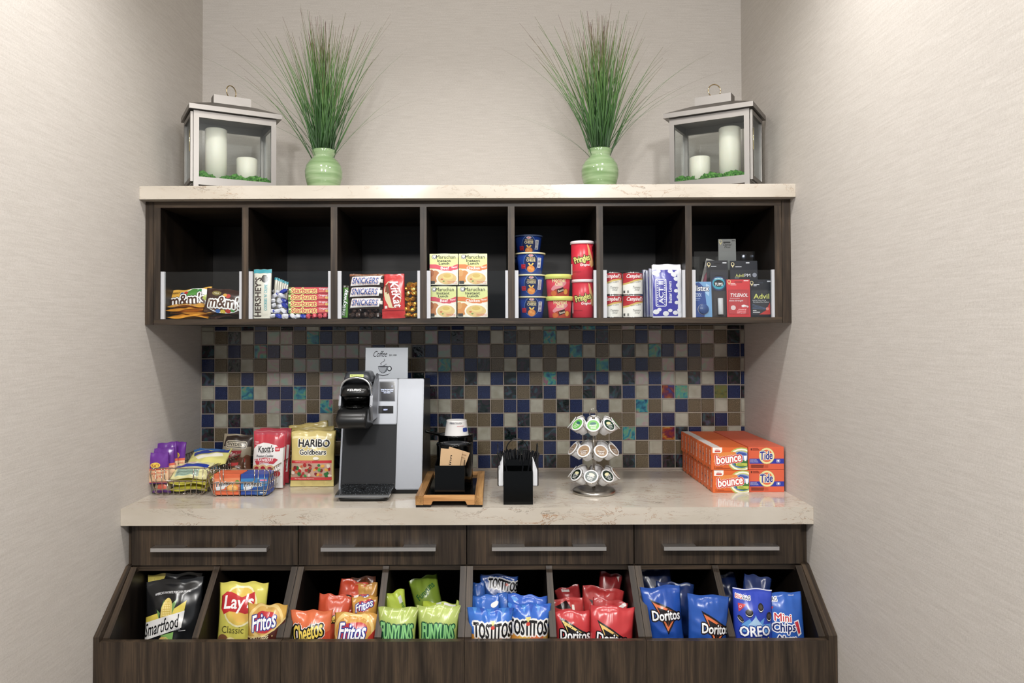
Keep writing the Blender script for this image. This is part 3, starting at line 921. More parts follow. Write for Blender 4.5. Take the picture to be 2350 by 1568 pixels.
# -- cups and cans
def cup(name, label, cat, u, v1, y, r0, r1, H, color, art, frame, group, rim=None, lid=None, kind='plastic', z=None, half=1.45):
    bm = B(); ms = Mats(kind)
    p = P(u, v1, y)
    t = thing(name, label, cat, (p.x, y, p.z if z is None else z), group=group)
    lathe(bm, [(0, 0), (r0 * .96, 0), (r0, .002), (r1, H), (r1 * .96, H), (r1 * .94, H - .004), (0, H - .004)], 40, mi=ms(color))
    if art: art_cyl(bm, lambda q: r0 + (r1 - r0) * q, H, art, frame, ms, half=half)
    finish('cup_body' if 'cup' in name else 'can_body', bm, ms.l, t)
    if rim:
        bm = B(); lathe(bm, [(r1, H - .003), (r1 + .003, H - .003), (r1 + .0036, H - .0005), (r1 + .003, H + .0018), (0, H + .0022)], 40)
        finish('rim', bm, M(rim, 'plastic'), t)
    if lid:
        c, h = lid
        bm = B(); lathe(bm, [(r1 + .001, H - h), (r1 + .0028, H - h + .001), (r1 + .0028, H - .0015), (r1 + .001, H + .001), (r1 - .004, H + .001), (r1 - .005, H - .0005), (0, H - .0005)], 40)
        finish('lid', bm, M(c, 'plastic'), t)
    return t


A_MAC = [('r', 1184, 575, 1254, 579, '#e8dfae'), ('e', 1219, 600, 20, 23, '#5f86c8'), ('e', 1219, 600, 18.8, 21.8, '#1b2f66'), ('e', 1219, 583, 6.5, 2.8, '#ffffff'), ('e', 1219, 583, 5.6, 2.2, '#d0283a'), ('t', 'Kraft', 1219, 583, 8, 2.6, '#ffffff', {'b': .03}),
         ('t', 'MACARONI &', 1219, 588.5, 21, 3.4, '#f0d070', {'b': .05}), ('t', 'CHEESE', 1219, 594, 24, 6.2, '#f2e2a0', {'b': .06}), ('p', [(1211, 602), (1214, 600), (1219, 605), (1224, 600), (1227, 602), (1220, 609), (1218, 609)], '#f0c858'),
         ('e', 1219, 614, 11, 8, '#e0823a'), ('e', 1216, 612, 4, 3, '#f0a050'), ('e', 1223, 615, 4, 3, '#eb9a48'), ('r', 1193, 603, 1204, 613, '#d83040'), ('t', 'Triple', 1198.5, 606, 9, 2.8, '#1a1a30'), ('t', 'Cheese', 1198.5, 610, 9, 2.8, '#1a1a30'),
         ('r', 1237, 588, 1246, 611, '#e8eaf0')] + [('r', 1238, 590 + 3 * k, 1244.5, 591.3 + 3 * k, '#3a4260') for k in range(7)]
for k, (u, v1, y, lb) in enumerate([(1219, 729, -.415, 'blue macaroni and cheese cup at the bottom of the stack of three'), (1218, 676, -.415, 'blue macaroni and cheese cup in the middle of the stack of three'),
                                    (1217, 624, -.415, 'blue macaroni and cheese cup on top of the stack of three')]):
    cup('macaroni_cup', lb, 'food cup', u, v1, y, .038, .0465, .0685, '#1e3f9a', A_MAC, (1184, 1254, 577, 626), 'stacked macaroni cups', rim='#e8dfb0', z=CF_ + .0005 + .0712 * k, half=1.3)
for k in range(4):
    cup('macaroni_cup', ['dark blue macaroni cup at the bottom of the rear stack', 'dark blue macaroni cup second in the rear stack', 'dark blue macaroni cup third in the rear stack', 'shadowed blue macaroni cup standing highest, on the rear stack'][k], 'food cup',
        1213, 700, -.30, .038, .0465, .0685, '#1e3f9a', A_MAC, (1184, 1254, 577, 626), 'rear macaroni cups', rim='#4a5a80', z=CF_ + .0005 + .0712 * k, half=1.3)  # rear rims get a darker colour that stands for shade
A_CH = [('e', 1281, 664, 20, 6, '#e8909a', -20), ('t', 'Hormel', 1281, 653, 31, 8, '#f3efae', {'b': .06}), ('t', 'Chili', 1281, 660.5, 18, 6.5, '#f3efae', {'b': .06}), ('e', 1288, 680, 26, 12, '#b8402a'), ('e', 1268, 678, 7, 5, '#d8682f'), ('e', 1299, 675, 5, 5, '#e8a03c'),
        ('p', [(1276, 671), (1292, 666), (1294, 674), (1278, 679)], '#3a1a14'), ('t', 'Beans', 1286, 672.5, 14, 4, '#f3e6c8', {'b': .04, 'r': -14})]
for k, (u, z, lb) in enumerate([(1284, CF_ + .0005, 'red chili cup with a yellow green lid, lower of the two'), (1281, CF_ + .0715, 'red chili cup with a yellow green lid, upper of the two')]):
    cup('chili_cup', lb, 'food cup', u, 728, -.425, .0355, .0415, .0695, '#e0364a', A_CH, (1252, 1311, 642, 683), 'stacked chili cups', lid=('#dfe36a', .014), z=z)
A_PR = [('p', [(1346, 556), (1350, 560), (1364, 604), (1356, 612), (1352, 600)], '#f0b070'), ('t', 'Pringles', 1335, 593, 36, 19, '#e8e07a', {'b': .06, 'r': -14, 'o': [('#2f3a22', 1.6)]}), ('t', 'Original', 1341, 606, 23, 7, '#ffffff', {'b': .04, 'r': -3}),
        ('r', 1310, 602, 1313, 628, '#f0e6e6'), ('r', 1358, 561, 1361.5, 573, '#7a1a22'), ('t', 'POTATO CRISPS', 1323, 622, 18, 2, '#8a1a22')]
for k, (u, z, lb) in enumerate([(1339, CF_ + .0005, 'red tube of stacked potato chips with white lid, lower one'), (1337, CF_ + .1255, 'red tube of stacked potato chips with white lid, upper one')]):
    cup('chip_can', lb, 'chip can', u, 728, -.425, .0365, .0365, .124, '#d8283a', A_PR, (1311, 1364, 549, 639), 'stacked chip cans', lid=('#f0dfe2', .009), z=z)
A_CA = [('r', 1395, 615, 1480, 649, '#c9232f'), ('p', [(1420, 649), (1428, 649), (1445, 643), (1462, 640), (1480, 636), (1480, 648), (1480, 680), (1420, 680)], '#f4f1ea'), ('p', [(1426, 646), (1440, 643), (1456, 637), (1480, 633), (1480, 636.5), (1456, 641), (1440, 647), (1426, 650)], '#d8b85a'),
        ('t', "Campbell's", 1455, 630, 38, 12, '#ffffff', {'b': .03, 's': .4}), ('t', 'READY TO SERVE', 1456, 643.5, 24, 2.6, '#5a4a2a', {'b': .03, 'r': -8}), ('t', 'Tomato', 1458, 655, 18, 5.5, '#4a463e', {'s': .4}), ('t', 'Soup', 1459, 661, 12, 5.5, '#4a463e', {'s': .4}),
        ('r', 1430, 662, 1433, 668, '#3a3a36'), ('r', 1437, 662, 1440.5, 668, '#8a8a84')]
can_p = None
for k, (u, row, lb) in enumerate([(1404, 0, 'red and white tomato soup can, bottom left of the four'), (1404, 1, 'red and white tomato soup can, top left of the four'), (1452, 0, 'red and white tomato soup can, bottom right of the four'), (1452, 1, 'red and white tomato soup can, top right of the four')]):
    p = P(u, 728, -.425)
    if can_p is None:
        t = can_p = thing('soup_can', lb, 'soup can', (p.x, -.425, CF_ + .0005), group='stacked soup cans')
        bm = B(); ms = Mats('card'); h = .0735; r = .0325
        lathe(bm, [(r - .0006, .003), (r, .004), (r, h - .004), (r - .0006, h - .003)], 40, mi=ms('#f4f1ea'))
        art_cyl(bm, lambda q: r, h, A_CA, (1429, 1476, 620, 672), ms, half=1.5)
        finish('paper_label', bm, ms.l, t)
        bm = B(); lathe(bm, [(0, .001), (r - .002, .001), (r - .0015, 0), (r + .0007, 0), (r + .0007, .003), (r - .0004, .0035), (r - .0004, h - .0035), (r + .0007, h - .003), (r + .0007, h), (r - .0015, h), (r - .002, h - .002), (0, h - .002)], 40)
        finish('tin_body', bm, M('#c8c8c8', 'chrome'), t)
    else:
        t = copy_of(can_p, loc=(p.x, -.425, CF_ + .0005 + .0742 * row), label=lb)
    t.rotation_euler[2] = (.0 if k > 1 else -.12)

# -- popcorn bags
A_PC = [('r', 1498, 617, 1568, 728, '#ecebf2'), ('r', 1499, 619, 1556, 726, '#3f3cae'), ('r', 1505, 640, 1530, 704, '#f0f0fa', 3), ('r', 1507, 642, 1528, 702, '#3f3cae', 2)] + \
       [('e', 1509.5, 645 + 5.4 * k, 1.3, 1.3, '#f4f4fc', 0) for k in range(11)] + [('e', 1525.5, 645 + 5.4 * k, 1.3, 1.3, '#f4f4fc', 0) for k in range(11)] + [
        ('t', 'ACT II', 1517.5, 672, 52, 11, '#f4f4fc', {'b': .03, 'r': -90}), ('t', 'Butter Lovers', 1538, 671, 50, 7.5, '#f4f4fc', {'b': .03, 'r': -90})] + \
       [('e', u, v, r, r * .8, '#e8e8ef', 0) for u, v, r in ((1506, 627, 7), (1513, 622, 5), (1510, 632, 4), (1540, 623, 6), (1548, 630, 7), (1556, 625, 6), (1553, 640, 6), (1559, 655, 7), (1552, 668, 5), (1560, 682, 7), (1553, 695, 5), (1506, 716, 7), (1513, 711, 5), (1528, 720, 7), (1538, 713, 5), (1550, 718, 6), (1560, 712, 6))]
bag('popcorn_bag', 'flat purple blue microwave popcorn packet in clear wrap, front of its row', 'popcorn packet', (1498, 1566, 608, 729), -.455, '#eceaf0', A_PC, .014, lean=4, seed=12, wr=.0012, flare=0, group='microwave popcorn packets', cell=.004)
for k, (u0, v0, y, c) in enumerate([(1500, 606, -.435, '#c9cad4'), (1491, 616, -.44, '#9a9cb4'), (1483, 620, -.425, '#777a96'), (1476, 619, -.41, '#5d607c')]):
    bag('popcorn_bag', ['clear wrapped popcorn packet directly behind the front one', 'clear wrapped popcorn packet second behind, edge showing at the left', 'clear wrapped popcorn packet third behind, edge showing at the left', 'clear wrapped popcorn packet furthest left, nearest the soup cans'][k],
        'popcorn packet', (u0, u0 + 66, v0, 727), y, c, [('r', u0 + 6, v0 + 14, u0 + 62, 722, '#3f3cae')] if k else None, .008, lean=4 + k, seed=60 + k, wr=.0016, flare=0, group='microwave popcorn packets', cell=.005)

# -- medicine cubby: flat carded packs
def card(name, label, cat, px, y, color, art, depth=.002, blister=None, lean=4, kind='card', group=None, rad=True, rot=0, items=None):
    u0, u1, v0, v1 = px
    a = P(u0, v1, y); b = P(u1, v0, y); w = b.x - a.x; h = b.z - a.z
    t = thing(name, label, cat, ((a.x + b.x) / 2, y, max(a.z, CF_ + .0008)), group=group)
    bm = B(); ms = Mats(kind)
    art_box(bm, -w / 2, w / 2, 0, depth, 0, h, ms, color, art, px, bev=.0006)
    finish('backing_card', bm, ms.l, t)
    k = w / (u1 - u0)
    if blister:
        bu0, bu1, bv0, bv1, d, m = blister
        bm = B(); box(bm, -w / 2 + (bu0 - u0) * k, -w / 2 + (bu1 - u0) * k, -d, -.0006, (v1 - bv1) * k, (v1 - bv0) * k)
        o = finish('clear_blister', bm, m, t, bevel=.002)
    t.rotation_euler = (R(-lean), R(-rot), 0)
    return t, k, w


PIN = lambda u, v, c='#e8d9a0', h='#1a1f2c': [('e', u, v, 3.8, 4.6, c), ('p', [(u - 3, v + 2), (u + 3, v + 2), (u, v + 8)], c), ('e', u, v - .4, 2.5, 3, h)]
A_BL = [('r', 1593, 646, 1634, 728, '#6fa6dc'), ('p', [(1593, 650), (1606, 647), (1618, 660), (1622, 700), (1616, 728), (1593, 728)], '#22489e'), ('p', [(1622, 650), (1630, 655), (1628, 680), (1620, 672)], '#a8cdf0'),
        ('t', 'Blistex', 1609, 661, 38, 13, '#ffffff', {'b': .05, 'o': [('#16306e', 1.5)]}), ('t', 'MEDEX', 1602, 677, 18, 8, '#cfe0ff', {'b': .02}), ('r', 1595, 684, 1608, 685.5, '#a8c4f0'), ('r', 1595, 688, 1606, 689.2, '#a8c4f0'),
        ('e', 1614, 710, 12.5, 12.5, '#c8c8d4'), ('e', 1614, 710, 11.3, 11.3, '#2a4a94'), ('e', 1614, 710, 8, 8, '#b9bccb'), ('e', 1614, 710, 6.8, 6.8, '#24407e'), ('r', 1607, 707, 1621, 712, '#8a3a5a')]
t, k, w = card('lip_balm_pack', 'blue lip balm card with white lettering at the left of the medicine cubby', 'lip balm pack', (1590, 1634, 646, 728), -.455, '#6fa6dc', A_BL, lean=5)
bm = B(); lathe(bm, [(0, 0), (.0158, 0), (.0165, .002), (.0165, .006), (.015, .008), (0, .008)], 28, mat=Matrix.Translation((w / 2 - 20 * k, -.0095, 18 * k)) @ Matrix.Rotation(R(90), 4, 'X'))
ms = Mats('plastic'); 
o = finish('balm_jar', bm, M('#33508f', 'plastic'), t); o.location = (0, .009, 0)
A_TU = [('r', 1632, 624, 1671, 728, '#222433'), ('r', 1632, 668, 1671, 728, '#332c2e'), ('e', 1651, 650, 16, 17, '#2c3f78'), ('e', 1651, 650, 14, 14, '#2f9fb8'), ('e', 1651, 650, 11.5, 8, '#111820'), ('t', 'TUMS', 1651, 652, 18, 7, '#ffffff', {'b': .06}), ('t', 'ANTACID', 1651, 639, 19, 3, '#e6eef8', {'b': .03, 'a': .6}),
        ('r', 1643, 631, 1660, 634, '#0c0d12', 1)]
t, k, w = card('antacid_pack', 'dark carded antacid roll with a round teal logo beside the blue balm card', 'antacid pack', (1632, 1670, 624, 728), -.452, '#222433', A_TU, blister=(1637, 1666, 670, 724, .012, FILM), lean=4)
bm = B(); lathe(bm, [(0, 0), (.0078, 0), (.0085, .001), (.0085, 36 * k), (.0078, 36.7 * k), (0, 36.7 * k)], 20, c=(1 * k, -.0095, 5 * k)); finish('tablet_roll', bm, M('#c9ccd0', 'paper'), t)
A_TY = [('r', 1668, 640, 1723, 728, '#e0333a')] + PIN(1675, 646, '#e8c98a', '#e0333a') + [('r', 1687, 645, 1705, 649, '#b0222a', 1.5), ('r', 1708, 643, 1719, 645, '#f6d6d6'), ('r', 1678, 650, 1689, 651.6, '#f6d6d6'), ('r', 1678, 653, 1691, 654.4, '#f6d6d6'),
        ('r', 1672, 667, 1716, 721, '#d72b33', 1.5), ('r', 1673.5, 668.5, 1714.5, 719.5, '#e63a40', 1.5), ('t', 'TYLENOL', 1697, 677.5, 39, 8, '#ffffff', {'b': .06, 's': .25}), ('t', 'Acetaminophen', 1687, 685, 22, 2.8, '#fbe6e6', {'b': .04}), ('t', 'Extra Strength', 1690, 690.5, 31, 4, '#ffffff', {'b': .05, 's': .25}),
        ('e', 1683, 706.5, 5.6, 5.6, '#f0d8d8'), ('e', 1707, 702.5, 5.5, 3, '#ffffff'), ('e', 1712, 704, 5, 2.8, '#f0e6e6'), ('p', [(1697, 706), (1715, 704), (1709, 720), (1688, 720)], '#f0444c'), ('t', '2 Pouches of', 1703, 710.5, 18, 3, '#ffe6e6', {'b': .03, 's': .2}), ('t', '2 Caplets each', 1701, 714.6, 20, 3, '#ffe6e6', {'b': .03, 's': .2}), ('t', '500 mg each', 1701, 718.6, 19, 3, '#ffe6e6', {'b': .03, 's': .2})]
card('pain_relief_pack', 'bright red carded pain relief pack in the rightmost cubby', 'medicine pack', (1669, 1722, 641, 728), -.462, '#e0333a', A_TY, blister=(1672, 1717, 666, 722, .009, FILM), lean=3)
A_AD = [('r', 1722, 640, 1772, 728, '#151b28')] + PIN(1727, 649) + [('r', 1741, 647, 1753, 650, '#2c3444', 1.2), ('r', 1731, 652, 1744, 653.6, '#d6dae2'), ('r', 1731, 655, 1738, 656.4, '#d6dae2'), ('r', 1762, 644, 1770, 647, '#d6dae2'), ('r', 1725, 667, 1768, 722, '#3a3f4a', 1.5), ('r', 1726, 668, 1767, 721, '#2e333d', 1.5),
        ('t', 'Advil', 1748, 680, 35, 11.5, '#e4e86a', {'b': .04}), ('t', 'Ibuprofen Tablets, 200 mg', 1743, 689.5, 30, 2.8, '#eceef2', {'b': .03}), ('t', 'Pain Reliever/Fever Reducer', 1747, 693.3, 36, 2.8, '#eceef2', {'b': .03}), ('p', [(1767, 694), (1767, 722), (1742, 722), (1757, 713)], '#d8342e'), ('e', 1761, 709, 3.6, 3.6, '#f09080')] + \
       [('p', [(1727, 698 + 3.2 * q), (1727, 698.8 + 3.2 * q), (1757, 707.8 + q * .9), (1757, 707.2 + q * .9)], '#5a7aa8') for q in range(4)] + [('r', 1728, 712, 1736, 713.4, '#e8e8e8'), ('r', 1728, 716, 1744, 717.6, '#e8e8e8')]
card('pain_relief_pack', 'black carded pain relief pack with lime green lettering nearest the right side panel', 'medicine pack', (1723, 1771, 641, 728), -.458, '#151b28', A_AD, blister=(1725, 1768, 666, 722, .009, FILM), lean=3)
A_PM = [('r', 1660, 600, 1740, 728, '#1c212c'), ('t', 'Advil', 1699, 632, 18, 7, '#c8cc6a', {'b': .04}), ('t', 'PM', 1717, 631.5, 13, 7, '#e4e6ea', {'b': .03}), ('e', 1733, 631, 5, 5, '#8a90a0'), ('r', 1688, 637, 1698, 638.4, '#9aa0aa')] + PIN(1684, 606) + [('r', 1690, 611, 1704, 612.6, '#cfd4dc'), ('r', 1714, 601, 1722, 604, '#cfd4dc')]
card('sleep_aid_pack', 'dark carded night pain relief pack standing behind the bright red one', 'medicine pack', (1678, 1740, 598, 724), -.41, '#1c212c', A_PM, lean=3)
card('sleep_aid_pack', 'plain dark carded pack with a gold pin mark behind the antacid card', 'medicine pack', (1624, 1672, 597, 724), -.405, '#23262e',
     [('r', 1624, 597, 1672, 724, '#23262e')] + PIN(1629, 606) + [('r', 1634, 610, 1646, 611.6, '#cfd4dc'), ('r', 1660, 601, 1669, 604, '#cfd4dc'), ('r', 1641, 603, 1656, 606, '#101218', 1)], lean=3)
card('dental_floss_pack', 'grey dental floss card standing tallest at the back of the rightmost cubby', 'dental floss pack', (1651, 1690, 548, 700), -.33, '#8b8f8e',
     [('r', 1651, 548, 1690, 700, '#8b8f8e')] + PIN(1656, 554, '#d8cc90', '#8b8f8e') + [('r', 1662, 554, 1678, 557.5, '#2a2c2e', 1.5), ('t', 'Dental', 1671, 561, 19, 5.5, '#1c1e20', {'s': .35, 'b': .03}), ('t', 'Floss', 1671, 566.5, 14, 5.2, '#1c1e20', {'s': .35, 'b': .03}), ('r', 1681, 551, 1688, 553, '#4a4c4e')], lean=2)
t, k, w = card('razor_pack', 'white tag card with a pink razor, tilted at the back of the medicine cubby', 'razor pack', (1592, 1620, 592, 722), -.35, '#c9c9c6', None, lean=3, rot=-14)
bm = B(); tube(bm, [(-.012, -.012, .10), (-.009, -.012, .13), (-.004, -.014, .155), (.002, -.013, .165)], [.007, .008, .007, .009], 10); box(bm, -.008, .018, -.024, -.012, .158, .170); finish('pink_razor', bm, M('#e07a92', 'plastic'), t)
bm = B(); a = P(1592, 728, -.375); b = P(1732, 577, -.375)
box(bm, a.x + .003, b.x, -.375, -.373, CF_ + .0005, b.z); box(bm, b.x - .002, b.x, -.373, -.20, CF_ + .0005, b.z); box(bm, a.x + .003, b.x, -.202, -.20, CF_ + .0005, b.z)
o = finish('acrylic_tray', bm, GLASS); tag(o, 'clear acrylic divider tray inside the rightmost cubby', 'divider tray'); origin_to(o, (b.x, -.30, CF_))
for q, (u, v, y) in enumerate([(1706, 582, -.30), (1730, 622, -.36)]):
    p = P(u, v + 12, y); bm = B(); lathe(bm, [(0, 0), (.011, 0), (.011, p.z + .016 - CF_ - .034), (.009, p.z + .016 - CF_ - .033), (.009, p.z + .016 - CF_)] + [(0, p.z + .016 - CF_)], 20)
    o = finish('lint_roller' if q else 'travel_tube', bm, M('#23262e' if not q else '#3a3e48', 'plastic')); o.location = (p.x, y, CF_ + .0005)
    bm = B(); lathe(bm, [(.0112, 0), (.0125, .001), (.0125, .018), (.011, .02), (0, .02)], 20); c = finish('silver_cap', bm, M('#9aa0b0', 'metal'), o, loc=(0, 0, p.z - CF_ - .006))
    tag(o, 'dark tube with a silver cap ' + ('behind the black pack, nearest the right panel' if q else 'behind the dark pack in the tray'), 'tube')

# ================================================================== on the stone shelf
SZ = 1.8992
GLZ = tile_mat('celadon_glaze', [(0.3, '#6f8d5c'), (0.5, '#88a377'), (0.7, '#a6ba96')], 1.0, 0.1)
_n = [n for n in GLZ.node_tree.nodes if n.type == 'MAPPING'][0]; _n.inputs['Scale'].default_value = (6, 6, 55)
GR = bpy.data.materials.new('grass_blade'); GR.use_nodes = True
_nt = GR.node_tree; _b = _nt.nodes['Principled BSDF']; _b.inputs['Roughness'].default_value = .5
_a = nd(_nt, 'ShaderNodeAttribute'); _a.attribute_name = 'blade'
_r = ramp(_nt, [(0.0, '#1c3618'), (0.35, '#345c28'), (0.68, '#57803c'), (0.86, '#6f6a40'), (0.96, '#6b3b34'), (1.0, '#4a2a2a')])
_nt.links.new(_a.outputs['Fac'], _r.inputs[0]); _nt.links.new(_r.outputs[0], _b.inputs['Base Color'])


def vase(x, y, lbl, s):
    bm = B()
    prof = [(0, 0), (.036, 0), (.040, .003), (.047, .020), (.056, .045), (.0635, .075), (.0645, .095), (.060, .115), (.048, .133), (.038, .142), (.0355, .146), (.0365, .150), (.0395, .158), (.0415, .168), (.0395, .1705), (.036, .168), (.033, .150), (.03, .12), (0, .12)]
    lathe(bm, prof, 48)
    o = finish('celadon_vase', bm, GLZ); o.location = (x, y, SZ); o.rotation_euler[2] = s
    tag(o, 'round light green glazed vase holding tall grass, ' + lbl, 'vase', 'pair of green vases')


def grass(x, y, lbl, seed, outl):
    rn = random.Random(seed); bm = B(); lay = bm.verts.layers.float.new('blade')
    base = Vector((0, 0, .10))
    blades = []
    for k in range(260):
        ang = rn.uniform(0, 6.283); sp = abs(rn.gauss(0, 1)) * .074 + .006
        L = rn.uniform(.25, .50) if rn.random() < .45 else rn.uniform(.38, .525)
        blades.append((sp * math.cos(ang), sp * math.sin(ang) * .75, L, rn.uniform(.4, 1.0), rn.uniform(.0016, .0030)))
    for dx, L in outl:
        blades.append((dx, rn.uniform(-.06, .05), L * .9, 2.4 if abs(dx) > .2 else 1.4, .0013))
    for dx, dy, L, cv, wd_ in blades:
        r0 = rn.uniform(0, .026); a0 = rn.uniform(0, 6.28)
        b0 = Vector((r0 * math.cos(a0) + dx * .05, r0 * math.sin(a0), .125))
        tilt = Vector((dx * 1.1, dy * 1.1, 0)); n = 9; pts = []
        for j in range(n + 1):
            q = j / n
            p = b0 + Vector((0, 0, 1)) * L * (q - .16 * cv * (tilt.length / .12) ** 1.3 * .35 * q ** 3) + tilt * (q * .85 + .75 * cv * q * q)
            p.x += .004 * math.sin(q * 5 + a0)
            pts.append(p)
        side = Vector((math.cos(a0), math.sin(a0) * .5, 0)).normalized()
        prev = None; top = rn.uniform(.75, 1.05); off = rn.uniform(-.12, .2)
        for j, p in enumerate(pts):
            q = j / n; w = wd_ * (1 - .82 * q)
            c = Vector((0, -w * .6, 0))
            A = [bm.verts.new(p - side * w), bm.verts.new(p + c), bm.verts.new(p + side * w)]
            for v in A: v[lay] = min(1, max(0, q * top + off * (1 - q)))
            if prev:
                for i in (0, 1): bm.faces.new((prev[i], prev[i + 1], A[i + 1], A[i])).smooth = True
            prev = A
    for v in bm.verts:
        # stay clear of the back wall
        if v.co.y + y > -.012: v.co.y = -.012 - y
        if v.co.x + x < -1.02: v.co.x = -1.02 - x
    o = finish('ornamental_grass', bm, GR); o.location = (x, y, SZ)
    tag(o, 'tall spray of thin green grass with reddish tips, ' + lbl, 'grass', 'grass in the green vases')


VL = P(743, 424, -.27); VR = P(1377, 422, -.27)
vase(VL.x, -.27, 'at the left beside the lantern', .3); vase(VR.x, -.27, 'at the right beside the lantern', 1.9)
grass(VL.x, -.27, 'in the left vase', 5, [(-.20, .50), (-.18, .56), (-.17, .53), (-.15, .40), (-.19, .44), (-.13, .56), (.14, .50), (.17, .30), (.13, .44), (-.16, .33), (-.12, .48), (.12, .55), (-.22, .36), (.09, .56), (.11, .50)])
grass(VR.x, -.27, 'in the right vase', 9, [(-.19, .46), (-.16, .52), (-.15, .53), (-.21, .31), (-.2, .28), (.18, .50), (.2, .42), (.17, .46), (.14, .55), (.19, .36), (-.12, .5), (.12, .52), (-.11, .40), (.1, .5)])

ST = M('#8b8783', 'metal')
bt = MC[('#8b8783', 'metal')].node_tree.nodes['Principled BSDF']; bt.inputs['Roughness'].default_value = .38
WAX = bpy.data.materials.new('ivory_wax'); WAX.use_nodes = True
_b = WAX.node_tree.nodes['Principled BSDF']; _b.inputs['Base Color'].default_value = lin('#e9e6d8'); _b.inputs['Roughness'].default_value = .45
_b.inputs['Subsurface Weight'].default_value = .25; _b.inputs['Subsurface Radius'].default_value = (.02, .015, .01)
MOSS = tile_mat('preserved_moss', [(0.3, '#1d3d12'), (0.5, '#3f7a2b'), (0.72, '#6fa34c')], 160, 0.9)


def lantern(near, ang, flip, lbl):
    """body W x D, near corner of the roof over the shelf's front"""
    W_, D_, H0, H1 = .268, .175, .030, .270
    t = thing('metal_lantern', lbl, 'lantern', (near[0], near[1], SZ), R(ang), 'pair of metal lanterns')
    hw, hd = W_ / 2, D_ / 2; e = .019

    def part(nm, bm, m=ST, bev=.0008, smooth=False): return finish(nm, bm, m, t, bevel=bev, smooth=smooth)
    bm = B(); box(bm, -hw, hw, -hd, hd, H0 - .006, H0 + .002); part('base_plate', bm)
    for sx in (-1, 1):
        for sy in (-1, 1):
            bm = B(); x0 = sx * hw; x1 = sx * (hw - .016); y0 = sy * hd; y1 = sy * (hd - .014)
            box(bm, min(x0, x1), max(x0, x1), min(y0, y1), max(y0, y1), .0006, H0 - .006); part('foot', bm)
            bm = B(); x1 = sx * (hw - .017); y1 = sy * (hd - .012)
            box(bm, min(x0, x1), max(x0, x1), min(y0, y1), max(y0, y1), H0 + .002, H1); part('corner_post', bm)
    for sy in (-1, 1):
        for z0, z1, nm in ((H0 + .002, H0 + .020, 'bottom_rail'), (H1 - .024, H1 - .002, 'top_rail')):
            bm = B(); a, b = sorted((sy * hd, sy * (hd - .010))); box(bm, -hw + .017, hw - .017, a, b, z0, z1); part(nm, bm)
    for sx in (-1, 1):
        if sx == flip:   # hinged glass door standing a little proud of the frame
            bm = B(); a, b = sorted((sx * (hw + .001), sx * (hw + .009)))
            for bx in ((-hd + .006, -hd + .020, H0 + .004, H1 - .006), (hd - .020, hd - .006, H0 + .004, H1 - .006), (-hd + .020, hd - .020, H0 + .004, H0 + .018), (-hd + .020, hd - .020, H1 - .020, H1 - .006)):
                box(bm, a, b, *bx)
            d = part('door', bm)
            bm = B(); c = sx * (hw + .005); box(bm, c - .0008, c + .0008, -hd + .020, hd - .020, H0 + .018, H1 - .020); finish('glass_pane', bm, LGLASS, d)
            bm = B(); tube(bm, [(sx * (hw + .012), -hd + .001, .13), (sx * (hw + .012), -hd + .001, .20)], .0016, 8); finish('latch_pin', bm, M('#d8cfa8', 'chrome'), d)
        else:
            for z0, z1, nm in ((H0 + .002, H0 + .020, 'bottom_rail'), (H1 - .024, H1 - .002, 'top_rail')):
                bm = B(); a, b = sorted((sx * hw, sx * (hw - .010))); box(bm, a, b, -hd + .012, hd - .012, z0, z1); part(nm, bm)
            bm = B(); c = sx * (hw - .006); box(bm, c - .0008, c + .0008, -hd + .012, hd - .012, H0 + .003, H1 - .01); part('glass_pane', bm, LGLASS, 0)
    for sy in (-1, 1):
        bm = B(); c = sy * (hd - .006); box(bm, -hw + .017, hw - .017, c - .0008, c + .0008, H0 + .003, H1 - .01); part('glass_pane', bm, LGLASS, 0)
    # roof: flat eave band with a low hipped top, box chimney and ring
    ro = .016; bm = B(); z = H1 - .001
    A = [(-hw - ro, -hd - ro), (hw + ro, -hd - ro), (hw + ro, hd + ro), (-hw - ro, hd + ro)]
    lv = [(A, z), (A, z + .016), ([(x * .46, y * .36) for x, y in A], z + .046)]
    rings = [[bm.verts.new((x, y, zz)) for x, y in P_] for P_, zz in lv]
    bm.faces.new(rings[0][::-1]); bm.faces.new(rings[-1])
    for A_, B_ in zip(rings, rings[1:]):
        for k in range(4): bm.faces.new((A_[k], A_[(k + 1) % 4], B_[(k + 1) % 4], B_[k]))
    part('roof', bm)
    bm = B(); box(bm, -.062, .062, -.026, .026, z + .030, z + .078); part('chimney', bm)
    bm = B(); ra = .022; rc = R(35)
    tube(bm, [(ra * math.cos(q) * math.cos(rc), ra * math.cos(q) * math.sin(rc), z + .078 + ra + ra * math.sin(q)) for q in [2 * math.pi * k / 28 for k in range(28)]], .0019, 8, closed=True)
    finish('ring', bm, M('#c9b48c', 'chrome'), t)
    mat = t.matrix_world
    fl = H0 + .0026
    for dx, rr, hh, nm in ((flip * .048, .036, .203, 'tall'), (-flip * .055, .035, .113, 'short')):
        bm = B(); lathe(bm, [(0, 0), (rr, 0), (rr, hh - .003), (rr - .003, hh), (rr - .012, hh - .002), (.004, hh - .004), (0, hh - .004)], 40)
        o = finish('pillar_candle', bm, WAX); o.location = mat @ Vector((dx, .01, fl))
        tag(o, nm + ' ivory pillar candle inside the %s lantern' % ('left' if flip < 0 else 'right'), 'candle', 'pillar candles in the lanterns')
    rn = random.Random(3 + flip)
